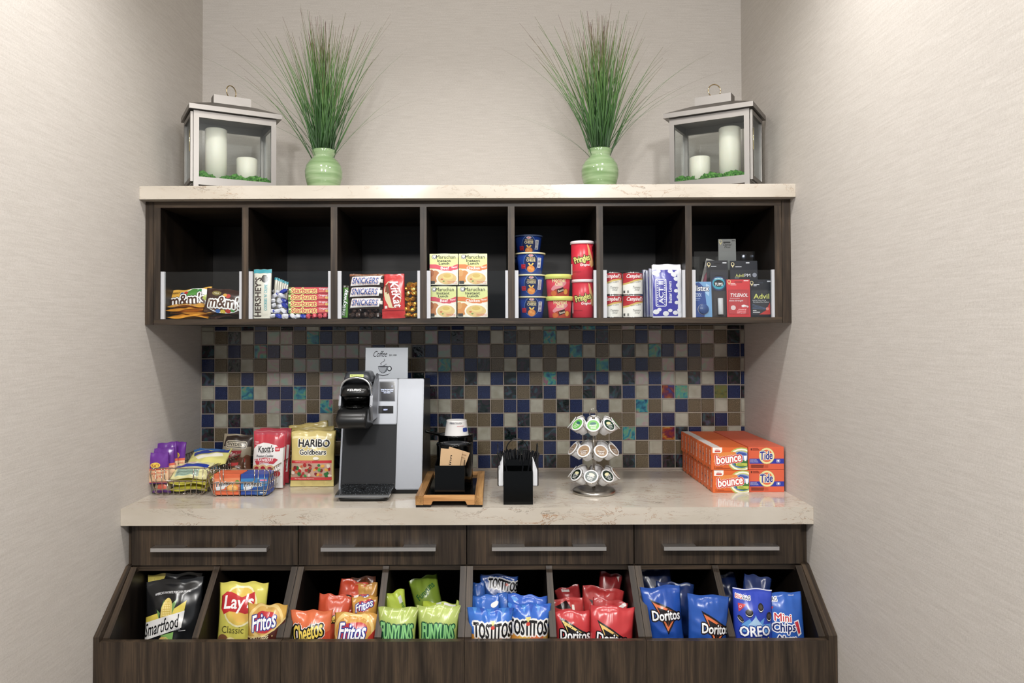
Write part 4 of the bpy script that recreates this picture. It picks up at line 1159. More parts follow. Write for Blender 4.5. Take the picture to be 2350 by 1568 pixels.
    for k, (dx, dy, s) in enumerate([(-.103, -.045, .031), (-.082, -.02, .032), (-.024, -.048, .027), (.006, -.046, .032), (.036, -.048, .026), (.070, -.045, .033), (.098, -.045, .029)]):
        bm = B(); bmesh.ops.create_icosphere(bm, subdivisions=4, radius=s)
        for v in bm.verts:
            n = noise.noise(v.co * 90 + Vector((k, flip, 0))) * .35 + noise.noise(v.co * 320) * .18
            v.co *= 1 + n; v.co.z = max(v.co.z * .85, -s * .4)
        o = finish('moss_clump', bm, MOSS, smooth=False); o.location = mat @ Vector((dx, dy, fl + s * .42))
        tag(o, ['clump of green moss in the left end', 'green moss clump beside the left end clump', 'green moss clump left of the middle', 'green moss clump in the middle', 'green moss clump right of the middle', 'larger green moss clump near the right end', 'green moss clump in the right end'][k] +
            ' of the %s lantern' % ('left' if flip < 0 else 'right'), 'moss', 'moss clumps in the lanterns')
    return t


lantern((-.825, -.29), 29, -1, 'brushed metal and glass lantern with a ring top at the left end of the shelf')
lantern((.850, -.285), -30, 1, 'brushed metal and glass lantern with a ring top at the right end of the shelf')

# ================================================================== on the countertop
CZ = 0.9103
BLACK, BGL = M('#0b0c0d', 'plastic'), M('#040505', 'gloss')
BGL.node_tree.nodes['Principled BSDF'].inputs['Specular IOR Level'].default_value = .3
SILV = M('#8d9096', 'metal')
SILV.node_tree.nodes['Principled BSDF'].inputs['Metallic'].default_value = .45
SILV.node_tree.nodes['Principled BSDF'].inputs['Roughness'].default_value = .38

# -- coffee maker
cm = thing('coffee_maker', 'black and silver single serve coffee maker standing on the countertop', 'coffee maker', (-.285, -.27, CZ))


def kp(name, bm, m, bev=.001, smooth=False, parent=None):
    o = finish(name, bm, m, None, bevel=bev, smooth=smooth)
    p = parent or cm
    o.data.transform(Matrix.Translation(-cm.location)); o.parent = p
    return o


yb, ytp, zb, zt = -.437, -.350, .930, 1.2775


def yf(z): return yb + (ytp - yb) * (z - zb) / (zt - zb)


bm = B(); prism(bm, [(-.105, CZ + .0005), (-.430, CZ + .0005), (-.430, zb), (yf(zb) + .003, zb), (yf(zt) + .003, zt), (-.105, zt - .012)], -.4155, -.1525, 'x'); kp('housing', bm, M('#0d0e10', 'plastic'), .002)
for q in range(7):
    bm = B(); box(bm, -.1526, -.1521, -.31 + .0, -.306, 1.00 + q * .018, 1.012 + q * .018)
bm = B()
for q in range(8): box(bm, -.1528, -.1518, -.30, -.297, 1.00 + q * .02, 1.014 + q * .02); box(bm, -.1528, -.1518, -.27, -.267, 1.00 + q * .02, 1.014 + q * .02)
kp('side_vent', bm, M('#55585c', 'metal'), 0)
bm = B(); prism(bm, [(yf(.925) - .004, .925), (yf(zt) - .004, zt + .001), (yf(zt) + .012, zt + .001), (yf(.925) + .004, .925)], -.2385, -.1527, 'x'); kp('side_front_panel', bm, SILV, .0025)
bm = B(); prism(bm, [(yf(1.13) - .004, 1.130), (yf(zt) - .004, zt + .001), (yf(zt) + .012, zt + .001), (yf(1.13) + .004, 1.130)], -.4155, -.2405, 'x'); cpanel = kp('control_panel', bm, SILV, .0025)
bm = B(); prism(bm, [(yf(.925) - .006, .925), (yf(zt) - .006, zt), (yf(zt) + .05, zt), (yf(.925) + .03, .925)], -.4215, -.4160, 'x'); kp('left_trim', bm, SILV, .001)
bm = B(); prism(bm, [(yf(.945) + .001, .945), (yf(1.128) + .001, 1.128), (yf(1.128) + .003, 1.128), (yf(.945) + .003, .945)], -.4135, -.2405, 'x'); kp('recess_panel', bm, M('#101318', 'matte'), 0)


def on_front(u0, u1, v0, v1, off=.0045):
    """quad on the sloping front between photo pixels"""
    r = []
    for u, v in ((u0, v1), (u1, v1), (u1, v0), (u0, v0)):
        y = -.39
        for _ in range(6):
            p = P(u, v, y); y = yf(p.z) - off
        r.append(Vector((p.x, y, p.z)))
    return r


def front_print(name, px, color, art, off, kind, parent=None, th=.001):
    q = on_front(*px, off)
    bm = B(); ms = Mats(kind)
    vs = [bm.verts.new(c) for c in q]; vb = [bm.verts.new(c + Vector((0, th + .002, 0))) for c in q]
    bm.faces.new(vs).material_index = ms(color)
    for k in range(4): bm.faces.new((vs[k], vb[k], vb[(k + 1) % 4], vs[(k + 1) % 4])).material_index = ms(color)
    if art:
        add_art(bm, art, px, lambda s, t, h: (q[0] * (1 - s) + q[1] * s) * (1 - t) + (q[3] * (1 - s) + q[2] * s) * t + Vector((0, -h, 0)), ms)
    return kp(name, bm, ms.l, 0, parent=parent)


s1 = front_print('display_screen', (870.5, 906.5, 876, 921), '#4a4d54', [('r', 872.5, 879, 904.5, 919.5, '#11131f', 1), ('t', 'Water Flow Interrupted', 888.5, 894.5, 28, 2.6, '#dfe8ff', {'b': .05}), ('t', 'To Brew, Please Press', 888.5, 898, 27, 2.6, '#dfe8ff', {'b': .05}), ('t', 'Brew Button', 888.5, 901.5, 15, 2.6, '#dfe8ff', {'b': .05}), ('t', '?', 900, 887, 3, 4, '#b8c4e8')], .0055, 'gloss')
s2 = front_print('brew_button', (868.5, 902.5, 932, 949), '#17181c', [('r', 870, 933.5, 901, 947.5, '#0b0c10', 1), ('t', 'BREW', 885, 940.4, 9, 3.2, '#c8d0ff', {'b': .05})], .006, 'gloss')
for o in (s1, s2):
    for mt in o.data.materials:
        if mt.name.endswith(('dfe8ff', 'c8d0ff')):
            b_ = mt.node_tree.nodes['Principled BSDF']; b_.inputs['Emission Color'].default_value = lin('#cfdcff'); b_.inputs['Emission Strength'].default_value = .9
# drip tray
bm = B(); loft(bm, [(-.3265, -.475, CZ + .0005, .0765, .068), (-.3265, -.478, CZ + .012, .0795, .071)], 40, p=9); d = kp('drip_tray', bm, BLACK, 0)
bm = B(); prism(bm, [(-.552, .9235), (-.552, .9315), (-.430, .9415), (-.430, .9235)], -.4115, -.2425, 'x'); kp('tray_rim', bm, M('#b9bdc2', 'chrome'), .001, parent=d)
bm = B(); prism(bm, [(-.547, .9318), (-.546, .9334), (-.432, .9428), (-.432, .9414)], -.4065, -.2475, 'x'); kp('drip_grate', bm, tile_mat('wet_black_grate', [(.4, '#0e1012'), (.62, '#16191c'), (.66, '#7c848a')], 260, .2), 0, parent=d)
bm = B(); lathe(bm, [(0, .0), (.008, .0), (.009, .0008), (0, .0009)], 16, c=(-.335, -.49, .9400)); kp('drain_cap', bm, BGL, 0, parent=d)
# brew head
hx = -.3605
bm = B(); loft(bm, [(hx, -.435, 1.128, .040, .052), (hx - .002, -.455, 1.135, .047, .080), (hx - .004, -.458, 1.160, .051, .086), (hx - .002, -.445, 1.188, .049, .080), (hx, -.42, 1.196, .046, .060)], 48, p=9)
hd = kp('pod_holder', bm, M('#141516', 'plastic'), 0)
bm = B(); tube(bm, [(hx + .026 * math.cos(q), -.482 + .026 * math.sin(q), 1.197) for q in [2 * math.pi * k / 28 for k in range(28)]], .0042, 10, closed=True); kp('holder_ring', bm, BGL, 0, parent=hd)
bm = B(); lathe(bm, [(.024, .0), (.020, .012), (.0, .013)], 24, c=(hx, -.482, 1.186)); kp('holder_well', bm, M('#1c1d20', 'plastic'), 0, parent=hd)
bm = B(); prism(bm, [(-.350, 1.15), (-.470, 1.15), (-.492, 1.20), (-.478, 1.235), (-.350, 1.30)], hx + .0465, hx + .0555, 'x'); kp('side_cheek', bm, SILV, .003)
bm = B(); prism(bm, [(-.350, 1.15), (-.460, 1.16), (-.480, 1.20), (-.470, 1.235), (-.350, 1.30)], hx - .0545, hx - .0475, 'x'); kp('side_cheek', bm, SILV, .003)
bm = B(); loft(bm, [(hx, -.385, 1.19, .044, .045), (hx, -.388, 1.21, .044, .048), (hx, -.39, 1.235, .045, .052)], 36, p=4); kp('throat', bm, M('#060607', 'plastic'), 0)
bm = B(); loft(bm, [(hx, -.428, 1.212, .032, .052), (hx, -.430, 1.222, .040, .062), (hx, -.428, 1.230, .043, .066)], 36, p=4); kp('piercing_collar', bm, BGL, 0)
bm = B(); loft(bm, [(hx, -.422, 1.2305, .0475, .074), (hx, -.424, 1.242, .050, .077), (hx, -.420, 1.258, .048, .070), (hx, -.410, 1.270, .043, .055), (hx, -.40, 1.276, .036, .042)], 40, p=4)
lid = kp('brew_lid', bm, M('#0d0e0f', 'plastic'), 0)
bm = B(); ms = Mats('plastic')
q0, q1 = Vector((hx - .026, -.4985, 1.2455)), Vector((hx + .026, -.4985, 1.2455))
add_art(bm, [('t', 'KEURIG', 812, 864, 31, 5, '#e6e8ea', {'b': .07, 's': .15})], (793, 831, 860.5, 867.5), lambda s, t, h: (hx + (s - .5) * .054, -.5045 + .007 * (abs(s - .5) * 2) ** 3 - h + .006 * t, 1.2475 + t * .0095), ms, gx=10)
kp('logo', bm, ms.l, 0, parent=lid)
bm = B()
pts = []
for q in range(21):
    a = math.pi * q / 20
    pts.append((hx - .050 * math.cos(a) * (1 if 0 else 1), -.452 + .04 * math.sin(a) * .2, 1.236 + .056 * math.sin(a) ** .55))
for a_, b_ in zip(pts, pts[1:]):
    box_v = [bm.verts.new((a_[0], -.476, a_[2])), bm.verts.new((b_[0], -.476, b_[2])), bm.verts.new((b_[0], -.440, b_[2] + .003)), bm.verts.new((a_[0], -.440, a_[2] + .003)),
             bm.verts.new((a_[0] * .93 + hx * .07, -.476, a_[2] - .006)), bm.verts.new((b_[0] * .93 + hx * .07, -.476, b_[2] - .006)), bm.verts.new((b_[0] * .93 + hx * .07, -.440, b_[2] - .003)), bm.verts.new((a_[0] * .93 + hx * .07, -.440, a_[2] - .003))]
    v = box_v
    for f in ((0, 1, 2, 3), (7, 6, 5, 4), (0, 4, 5, 1), (3, 2, 6, 7)): bm.faces.new([v[i] for i in f]).smooth = True
bmesh.ops.remove_doubles(bm, verts=bm.verts[:], dist=.0001)
kp('lift_handle', bm, M('#dfe2e6', 'chrome'), 0)
bm = B(); loft(bm, [(hx, -.395, 1.272, .046, .058), (hx, -.395, 1.288, .045, .058), (hx, -.39, 1.303, .038, .048), (hx, -.39, 1.306, .034, .044)], 40, p=6); cap = kp('top_cover', bm, M('#3c3f45', 'plastic'), 0)
bm = B(); ms = Mats('paper'); art_box(bm, hx - .022, hx + .022, -.4555, -.4535, 1.2885, 1.2990, ms, '#cdd68a', [('t', 'XWTC', 0.15, .5, .22, .4, '#6a7030')] if 0 else [('r', .06, .3, .25, .45, '#7a803e'), ('r', .3, .35, .9, .45, '#a3ab62'), ('r', .3, .6, .8, .68, '#a3ab62')], (0, 1, 0, 1)); kp('sticker', bm, ms.l, 0, parent=cap)

# -- coffee price sign
y_ = -.30; a = P(838, 869, y_); b = P(935.5, 798, y_)
sg = thing('table_sign', 'white acrylic stand with a printed coffee price and steaming cup, on the coffee maker', 'sign', ((a.x + b.x) / 2, y_, zt - .003))
A_SG = [('t', 'Coffee', 872, 812.5, 32, 14, '#20222c', {'b': .02, 's': .5}), ('t', '$1.00', 901, 815.5, 17, 5, '#20222c', {'b': .05}),
        ('p', [(874, 838), (872, 835), (876, 831), (880, 829), (882, 826), (880, 824), (881, 823.6), (883.4, 826), (881.5, 829.8), (877, 832), (874, 835), (875.4, 837.6)], '#5a5c66'), ('p', [(877, 841), (881, 838), (886, 836), (884, 834), (888, 836), (883, 839), (878, 841.6)], '#7a7c86'),
        ('e', 893.5, 846.5, 5.6, 6, '#20222c'), ('e', 893.3, 846.3, 3.4, 4, '#eef0f6'), ('p', [(867, 841), (891, 841), (890, 848), (886, 854), (881, 857), (876, 857), (871, 853), (868, 847)], '#6a6c76'), ('p', [(867.8, 842), (887, 842), (885, 849), (881, 855), (877, 856), (872, 852), (869, 847)], '#b4b6c0'),
        ('e', 879, 841.5, 12, 1.6, '#33353f'), ('p', [(862, 856), (868, 859.5), (879, 861.5), (890, 859.5), (897, 855), (890, 861), (879, 863.6), (868, 861)], '#20222c')]
bm = B(); ms = Mats('card'); w = b.x - a.x; h = b.z - sg.location.z
art_box(bm, -w / 2, w / 2, 0, .001, .002, h, ms, '#dfe1ea', A_SG, (838, 935.5, 798, 869)); finish('printed_sheet', bm, ms.l, sg)
bm = B(); box(bm, -w / 2 - .003, w / 2 + .003, -.0035, -.0015, .0, h + .003); box(bm, -w / 2 - .003, w / 2 + .003, .0015, .003, .0, h + .003); box(bm, -w / 2 - .003, w / 2 + .003, .003, .05, .0, .002)
finish('acrylic_holder', bm, GLASS, sg)
sg.rotation_euler = (R(-5), 0, R(-1))

# -- wooden tray with black holders
WT = wood('y', ('#6b4a28', '#a97d4b', '#caa06a'), name='acacia', rough=.5)
WTX = wood('x', ('#8a5c33', '#c08c56', '#d9ab74'), name='acacia', rough=.5)
tx0, tx1, ty0, ty1 = -.1535, .0480, -.629, -.215
t = thing('wooden_tray', 'raised acacia wood tray with a black inset between the coffee maker and the stirrer caddy', 'tray', ((tx0 + tx1) / 2, (ty0 + ty1) / 2, CZ))


def tp(nm, bm, m, bev=.001): return finish(nm, bm, m, t, bevel=bev, world=True)
for a_, b_ in ((tx0, tx0 + .0235), (tx1 - .0235, tx1)):
    bm = B(); box(bm, a_, b_, ty0, ty1, CZ + .007, .9445); tp('side_rail', bm, WT, .0015)
for a_, b_ in ((ty0, ty0 + .022), (ty1 - .022, ty1)):
    bm = B()
    prism(bm, [(tx0 + .0237, .9435), (tx1 - .0237, .9435), (tx1 - .0237, CZ + .007), (tx1 - .047, CZ + .007), (tx1 - .052, .9285), (tx0 + .052, .9285), (tx0 + .047, CZ + .007), (tx0 + .0237, CZ + .007)], a_, b_, 'y')
    tp('end_rail', bm, WTX, .0012)
bm = B(); box(bm, tx0 + .0237, tx1 - .0237, ty0 + .022, ty1 - .022, .9290, .9335); tp('inset_panel', bm, BGL, 0)
for a_, b_ in ((tx0 + .001, tx0 + .046), (tx1 - .046, tx1 - .001)):
    for c_ in (ty0 + .002, ty1 - .03):
        bm = B(); box(bm, a_, b_, c_, c_ + .028, CZ, CZ + .0068); tp('foot_strip', bm, M('#1a1b1d', 'gloss'), 0)
TZ = .9338
# black cup canisters
pc = P(1047, 1000, -.345)


def canister(x, y, r, h, lb, inner):
    o = thing('black_canister', lb, 'canister', (x, y, TZ), group='glossy black canisters on the wooden tray')
    bm = B(); lathe(bm, [(0, 0), (r * .93, 0), (r * .97, .004), (r * .985, h * .5), (r, h - .008), (r * 1.02, h - .004), (r * 1.0, h), (r * .80, h - .001), (r * .70, h - .004), (r * .68, h - .03), (0, h - .03)], 48)
    finish('canister_body', bm, BGL, o)
    if inner:
        bm = B(); lathe(bm, [(r * .64, h - .02), (r * .66, h + .001), (r * .60, h + .002), (r * .52, h - .006), (0, h - .006)], 40); finish('lid_rim', bm, M('#2a2c2f', 'plastic'), o)
    return o


canister(-.048, -.405, .0585, .137, 'glossy black canister with a recessed top, front one on the wooden tray', True)
cb = canister(-.050, -.286, .0600, .150, 'glossy black canister at the back of the tray holding a white cup', False)
bm = B(); tube(bm, [(-.055, -.01, .150), (-.085, -.02, .158), (-.118, -.03, .168)], [.006, .005, .004], 10); finish('lever', bm, BGL, cb)
bm = B(); ms = Mats('paper')
H_ = .078
lathe(bm, [(.0445, 0), (.0455, .002), (.0445, .004), (.0345, H_ - .004), (.0350, H_), (.0325, H_), (.0315, H_ - .006), (0, H_ - .006)], 40, mi=ms('#eceae8'))
art_cyl(bm, lambda q: .0447 + (.0347 - .0447) * q, H_, [('t', 'PERFECTOUCH', 1053, 971.5, 26, 2.4, '#3a3c50', {'b': .04}), ('r', 1067.5, 978, 1076, 984, '#2c3f8a', 2), ('r', 1056, 975, 1070, 976, '#d8a0a0')], (1031, 1077, 968, 1001), ms)
o = finish('paper_cup', bm, ms.l); o.location = (-.047, -.286, TZ + .1205)
tag(o, 'white paper cup upside down in the rear black canister', 'paper cup')
# sleeve box
a = P(998, 1118, -.585); b = P(1066, 1069, -.585)
t = thing('sleeve_holder', 'glossy black open box holding brown cup sleeves, at the front of the wooden tray', 'box', ((a.x + b.x) / 2, -.585, TZ))
hw = (b.x - a.x) / 2; hb = b.z - TZ; dp = .075; hk = hb + .012
bm = B(); box(bm, -hw, hw, 0, .0025, 0, hb); finish('front_panel', bm, BGL, t, bevel=.0004)
bm = B(); box(bm, -hw, hw, dp - .0025, dp, 0, hk); finish('back_panel', bm, BGL, t, bevel=.0004)
for sx in (-1, 1):
    bm = B(); x0, x1 = sorted((sx * hw, sx * (hw - .0025))); prism(bm, [(.0026, 0), (dp - .0026, 0), (dp - .0026, hk), (.0026, hb)], x0, x1, 'x'); finish('side_panel', bm, BGL, t)
bm = B(); box(bm, -hw + .0026, hw - .0026, .0026, dp - .0026, 0, .002); finish('base_panel', bm, BGL, t)
bx, bxy = t.location.x, -.585
for k, (u, rot, zz, yy, lb) in enumerate([(-.006, 7, .088, .030, 'brown cardboard cup sleeve in front, printed with black letters'), (.004, 17, .093, .043, 'brown cardboard cup sleeve behind, tilted further right')]):
    bm = B(); ms = Mats('paper')
    n = 14; w2 = .029; pr = []
    for i in range(n + 1):
        q = i / n - .5; pr.append((q * 2 * w2, -.003 * math.cos(q * math.pi)))
    z0, z1 = .0, .082
    ft = [[bm.verts.new((x * (1 + .12 * z / .06), y + yo, z)) for x, y in pr] for z, yo in ((0, 0), (z1, 0), (z1, .0016), (0, .0016))]
    for r0, r1 in ((0, 1), (1, 2), (2, 3), (3, 0)):
        for i in range(n): bm.faces.new((ft[r0][i], ft[r0][i + 1], ft[r1][i + 1], ft[r1][i])).material_index = ms('#bfa07c')
    if k == 0:
        add_art(bm, [('t', 'inn', 5, 4.0, 3.6, 1.1, '#241c18', {'b': .05, 'r': -90}), ('r', 1, 9.6, 9, 9.7, '#8a6a4a')], (0, 10, 0, 10), lambda s, tt, h: ((s * 2 - 1) * w2 * (1 + .12 * tt), -.003 * math.cos((s - .5) * math.pi) - h, tt * z1), ms, gx=12)
    else:
        add_art(bm, [('r', 6, 1.2, 9, 1.6, '#9a7a58'), ('r', 6.6, 2.4, 9, 2.7, '#9a7a58')], (0, 10, 0, 10), lambda s, tt, h: ((s * 2 - 1) * w2 * (1 + .12 * tt), -.003 * math.cos((s - .5) * math.pi) - h, tt * z1), ms, gx=12)
    o = finish('cup_sleeve', bm, ms.l); o.location = (bx + u, bxy + yy, TZ + .056)
    o.rotation_euler = (R(-14), R(rot), 0)
    tag(o, lb, 'cup sleeve', 'brown cup sleeves')

# -- stirrer and napkin caddy
x0, x1 = .1105, .2000; yF = -.5955; xc = (x0 + x1) / 2
t = thing('stirrer_caddy', 'glossy black caddy for stir sticks with black wire loops at its sides', 'caddy', (xc, yF, CZ))
hw = (x1 - x0) / 2; hb = .1245 - .003; dd = .15


def sp_(nm, bm, m=BGL, bev=.0006): return finish(nm, bm, m, t, bevel=bev)
bm = B(); box(bm, -hw, hw, 0, .003, 0, .101); sp_('front_panel', bm)
for sx in (-1, 1):
    bm = B(); a_, b_ = sorted((sx * hw, sx * (hw - .003))); prism(bm, [(.0031, 0), (dd, 0), (dd, .122), (.05, .122), (.044, .101), (.0031, .101)], a_, b_, 'x'); sp_('side_panel', bm)
bm = B(); box(bm, -hw + .003, hw - .003, .050, .053, 0, .128); sp_('divider', bm)
bm = B(); box(bm, -hw + .003, hw - .003, dd - .003, dd, 0, .128); sp_('back_panel', bm)
bm = B(); box(bm, -hw + .003, hw - .003, .0031, dd - .003, 0, .003); sp_('base_panel', bm)
for sx in (-1, 1):
    bm = B(); xx = sx * (hw + .0165)
    pts = [(xx, .015, .055), (xx, .012, .15), (xx, .02, .172), (xx, .05, .178), (xx, .08, .172), (xx, .088, .15), (xx, .085, .055)]
    tube(bm, pts, .0016, 8); tube(bm, [(sx * hw, .015, .055), (xx, .015, .055)], .0016, 8); tube(bm, [(sx * hw, .085, .055), (xx, .085, .055)], .0016, 8)
    sp_('wire_loop', bm, BLACK, 0)
bm = B(); tube(bm, [(-.035 + .0 * q, .11, .10) for q in (0,)] + [(.034 * math.cos(math.pi - math.pi * q / 14), .11, .150 + .034 * math.sin(math.pi * q / 14)) for q in range(15)] + [(.034, .11, .10)], .0018, 8); sp_('carry_loop', bm, BLACK, 0)
for sx, nm in ((-1, 'left'), (1, 'right')):
    n_ = 9; rn = random.Random(5)
    for k in range(n_):
        bm = B(); xa = xc + sx * (hw + .0008 + k * .0015); w_ = .0013
        j = rn.uniform(-.003, .003)
        b2 = B(); a_, b_ = sorted((xa, xa + sx * w_))
        prism(b2, [(yF + .012, CZ + .055), (yF + .090, CZ + .055), (yF + .090, CZ + .135 + j - k * .0045), (yF + .012, CZ + .135 + j - k * .0045)], a_, b_, 'x')
        bm.free(); o = finish('paper_napkin', b2, M('#eceef2', 'paper')); origin_to(o, (xa, yF + .05, CZ + .055))
        tag(o, 'folded white paper napkin held at the %s side of the stirrer caddy' % nm, 'napkin', 'napkins at the %s side of the caddy' % nm)
rn = random.Random(8)
proto = None
for k in range(80):
    fx = rn.uniform(-1, 1); px0 = xc + fx * .034; py0 = yF + .062 + rn.uniform(0, .03)
    Ls = rn.uniform(.150, .165)
    if proto is None:
        bm = B(); prism(bm, [(-.0024, -.0006), (-.0008, -.0011), (.0008, -.0011), (.0024, -.0006), (.0024, .0006), (.0008, .0011), (-.0008, .0011), (-.0024, .0006)], 0, .146, 'z')
        proto = finish('stir_stick', bm, M('#1c1d20', 'gloss')); o = proto
    else: o = copy_of(proto)
    o.location = (px0, py0, CZ + .0045 + rn.uniform(0, .006)); tl_ = fx * .30 + rn.uniform(-.10, .10)
    o.location.x = xc + fx * .020
    o.rotation_euler = (rn.uniform(-.08, .12), max(-.34, min(.34, tl_)), rn.uniform(-.8, .8))
    tag(o, 'thin black plastic stir stick in the black caddy', 'stir stick', 'black stir sticks')

# -- coffee pod carousel
kx, ky = .4065, -.4255
NK = M('#b9b2a8', 'chrome')
car = thing('pod_carousel', 'chrome wire carousel with three tiers of coffee pods', 'carousel', (kx, ky, CZ))
bm = B(); lathe(bm, [(0, 0), (.0675, 0), (.0695, .003), (.0695, .008), (.066, .012), (.050, .0155), (0, .016)], 56); finish('round_base', bm, M('#b4b0aa', 'metal'), car)
bm = B(); tube(bm, [(0, 0, .016), (0, 0, .245)], .0045, 12); tube(bm, [(.013 * math.sin(q), 0, .259 - .014 * math.cos(q)) for q in [2 * math.pi * k / 20 for k in range(20)]], .0017, 8, closed=True); finish('center_post', bm, NK, car)
pod = None
for ti, (zr, ph, cols) in enumerate([(.0385, -14, ['#1f3d34', '#1c3026', '#8a6a4a', '#1c3026', '#23382c', '#8a6a4a', '#1c3026', '#16241e']),
                                     (.118, 12, ['#a3866a', '#8f7257', '#6b4f3a', '#9a7c5e', '#a3866a', '#8f7257', '#a3866a', '#a08160']),
                                     (.200, -8, ['#67b84c', '#1f4030', '#5cc23e', '#67b84c', '#1f4030', '#67b84c', '#5cc23e', '#62bd45'])]):
    bm = B(); tube(bm, [(.043 * math.cos(q), .043 * math.sin(q), zr) for q in [2 * math.pi * k / 40 for k in range(40)]], .0015, 8, closed=True)
    for k in range(4):
        q = math.pi / 2 * k; tube(bm, [(.004 * math.cos(q), .004 * math.sin(q), zr), (.043 * math.cos(q), .043 * math.sin(q), zr)], .0012, 6)
    tier = finish('tier_ring', bm, NK, car)
    for k in range(8):
        th = R(ph + 45 * k)                         # 0 faces the camera side (-y)
        ox, oy = math.sin(th), -math.cos(th)
        ax = Vector((ox * math.cos(R(38)), oy * math.cos(R(38)), math.sin(R(38))))
        b0 = Vector((ox * .040, oy * .040, zr + .003))
        rotm = ax.to_track_quat('Z', 'Y').to_matrix().to_4x4()
        # wire holder
        bm = B(); c = b0 + ax * .036
        e1 = ax.cross(Vector((0, 0, 1))).normalized(); e2 = ax.cross(e1)
        tube(bm, [c + (e1 * math.cos(q) + e2 * math.sin(q)) * .0232 for q in [2 * math.pi * j / 24 for j in range(24)]], .0010, 6, closed=True)
        for sg_ in (-1, 1):
            tube(bm, [b0 - e2 * .0 + e1 * .012 * sg_ - ax * .001, b0 + e1 * .0185 * sg_ - e2 * .0, c + e1 * .0232 * sg_], .0010, 6)
        finish('wire_holder', bm, NK, tier)
        # pod
        bm = B(); ms = Mats('plastic')
        lathe(bm, [(0, 0), (.0165, 0), (.0178, .0015), (.0215, .0375), (.0216, .040), (.0250, .0405), (.0254, .0415), (.0250, .0428), (.0215, .0430), (0, .0430)], 36, mi=ms('#eeeef0'))
        c_ = cols[k]
        dark = c_ < '#3'
        art = [('e', 0, 0, 19.5, 19.5, c_), ('e', 0, -6, 10, 5.2, '#e9e3b0' if dark and k % 2 else ('#2f6a6a' if not dark and ti == 2 else '#d8c8b0')) if ti != 1 else ('e', 0, 3, 12, 8, '#7a5a40'),
               ('t', ['BREAKFAST', 'HOUSE', 'DONUT', 'COLOMBIAN'][k % 4], 0, 1, 24, 5, '#f4f4f0', {'b': .05}), ('t', ['BLEND', 'DECAF', 'SHOP', 'ROAST'][(k + ti) % 4], 0, 8, 18, 4.5, '#f4f4f0', {'b': .05}), ('r', -9, 12.5, 9, 14, '#e8e8e4')]
        add_art(bm, art, (-21, 21, -21, 21), lambda s, tt, h: ((s - .5) * .0445, (tt - .5) * .0445, .0430 + h), ms, base=.0002, step=.00003)
        o = finish('coffee_pod', bm, ms.l)
        # lid print upright: local y of the pod points up the slope
        up = (Vector((0, 0, 1)) - ax * ax.z).normalized(); rt = up.cross(ax)
        spin = math.radians((k * 37 + ti * 53) % 40 - 20)
        m3 = Matrix((rt, up, ax)).transposed().to_4x4() @ Matrix.Rotation(spin, 4, 'Z')
        o.matrix_world = Matrix.Translation(Vector((kx, ky, CZ)) + b0 + ax * .0008) @ m3 @ Matrix.Scale(.92, 4)
        pos = {0: 'straight at the front', 1: 'front right', 2: 'at the right', 3: 'back right', 4: 'at the back', 5: 'back left', 6: 'at the left', 7: 'front left'}[k]
        kd = 'brown lidded' if ti == 1 or c_ == '#8a6a4a' else ('bright green lidded' if not dark else 'dark green lidded')
        tag(o, kd + ' white coffee pod on the ' + ['bottom', 'middle', 'top'][ti] + ' tier, ' + pos, 'coffee pod', 'coffee pods on the %s tier' % ['bottom', 'middle', 'top'][ti])

# -- detergent and dryer sheet boxes
A_TD = [('r', 1718, 1078.5, 1801, 1130, '#ea5f3c'), ('r', 1721, 1105.5, 1801, 1117, '#2a3ab8'), ('e', 1761, 1099, 18.3, 19.2, '#b9a24a'), ('e', 1761, 1099, 17.6, 18.5, '#f0e6a0'), ('e', 1761, 1099, 13.5, 14.5, '#ef6a42'), ('e', 1761, 1099, 9, 10, '#f0d890'), ('e', 1761, 1099, 6, 7, '#ef6a42'),
        ('t', 'Tide', 1760, 1098, 28, 19, '#2436a0', {'b': .07, 's': .15, 'r': -4, 'o': [('#f4f0e0', 1.3)]}), ('t', 'ULTRA', 1753, 1087, 9, 2, '#2436a0', {'b': .03}), ('t', '1', 1725, 1083.5, 2, 5, '#3a1a14'), ('r', 1727.5, 1081, 1741, 1082, '#8a3020'), ('r', 1727.5, 1083, 1743, 1084, '#8a3020'), ('r', 1727.5, 1085, 1744, 1086, '#8a3020'),
        ('t', 'ORIGINAL SCENT', 1730, 1107.8, 15, 1.6, '#e8ecff', {'b': .04}), ('t', 'PARFUM ORIGINAL', 1731, 1110.6, 18, 1.6, '#e8ecff', {'b': .04}), ('t', 'FRAGANCIA ORIGINAL', 1732, 1113.2, 19, 1.6, '#e8ecff', {'b': .04}), ('r', 1783, 1107.5, 1791.5, 1114, '#dfe6ff', 1.5), ('r', 1783.8, 1108.3, 1790.7, 1113.2, '#2a3ab8', 1), ('e', 1787.3, 1110.3, 2.2, 2.2, '#ffffff')] + \
       [('r', 1724, 1119.5 + 2.7 * q, 1754 - q * .5, 1121 + 2.7 * q, '#6a241a') for q in range(3)] + [('r', 1755, 1120 + 2.7 * q, 1764, 1120.7 + 2.7 * q, '#a8402c') for q in range(3)]
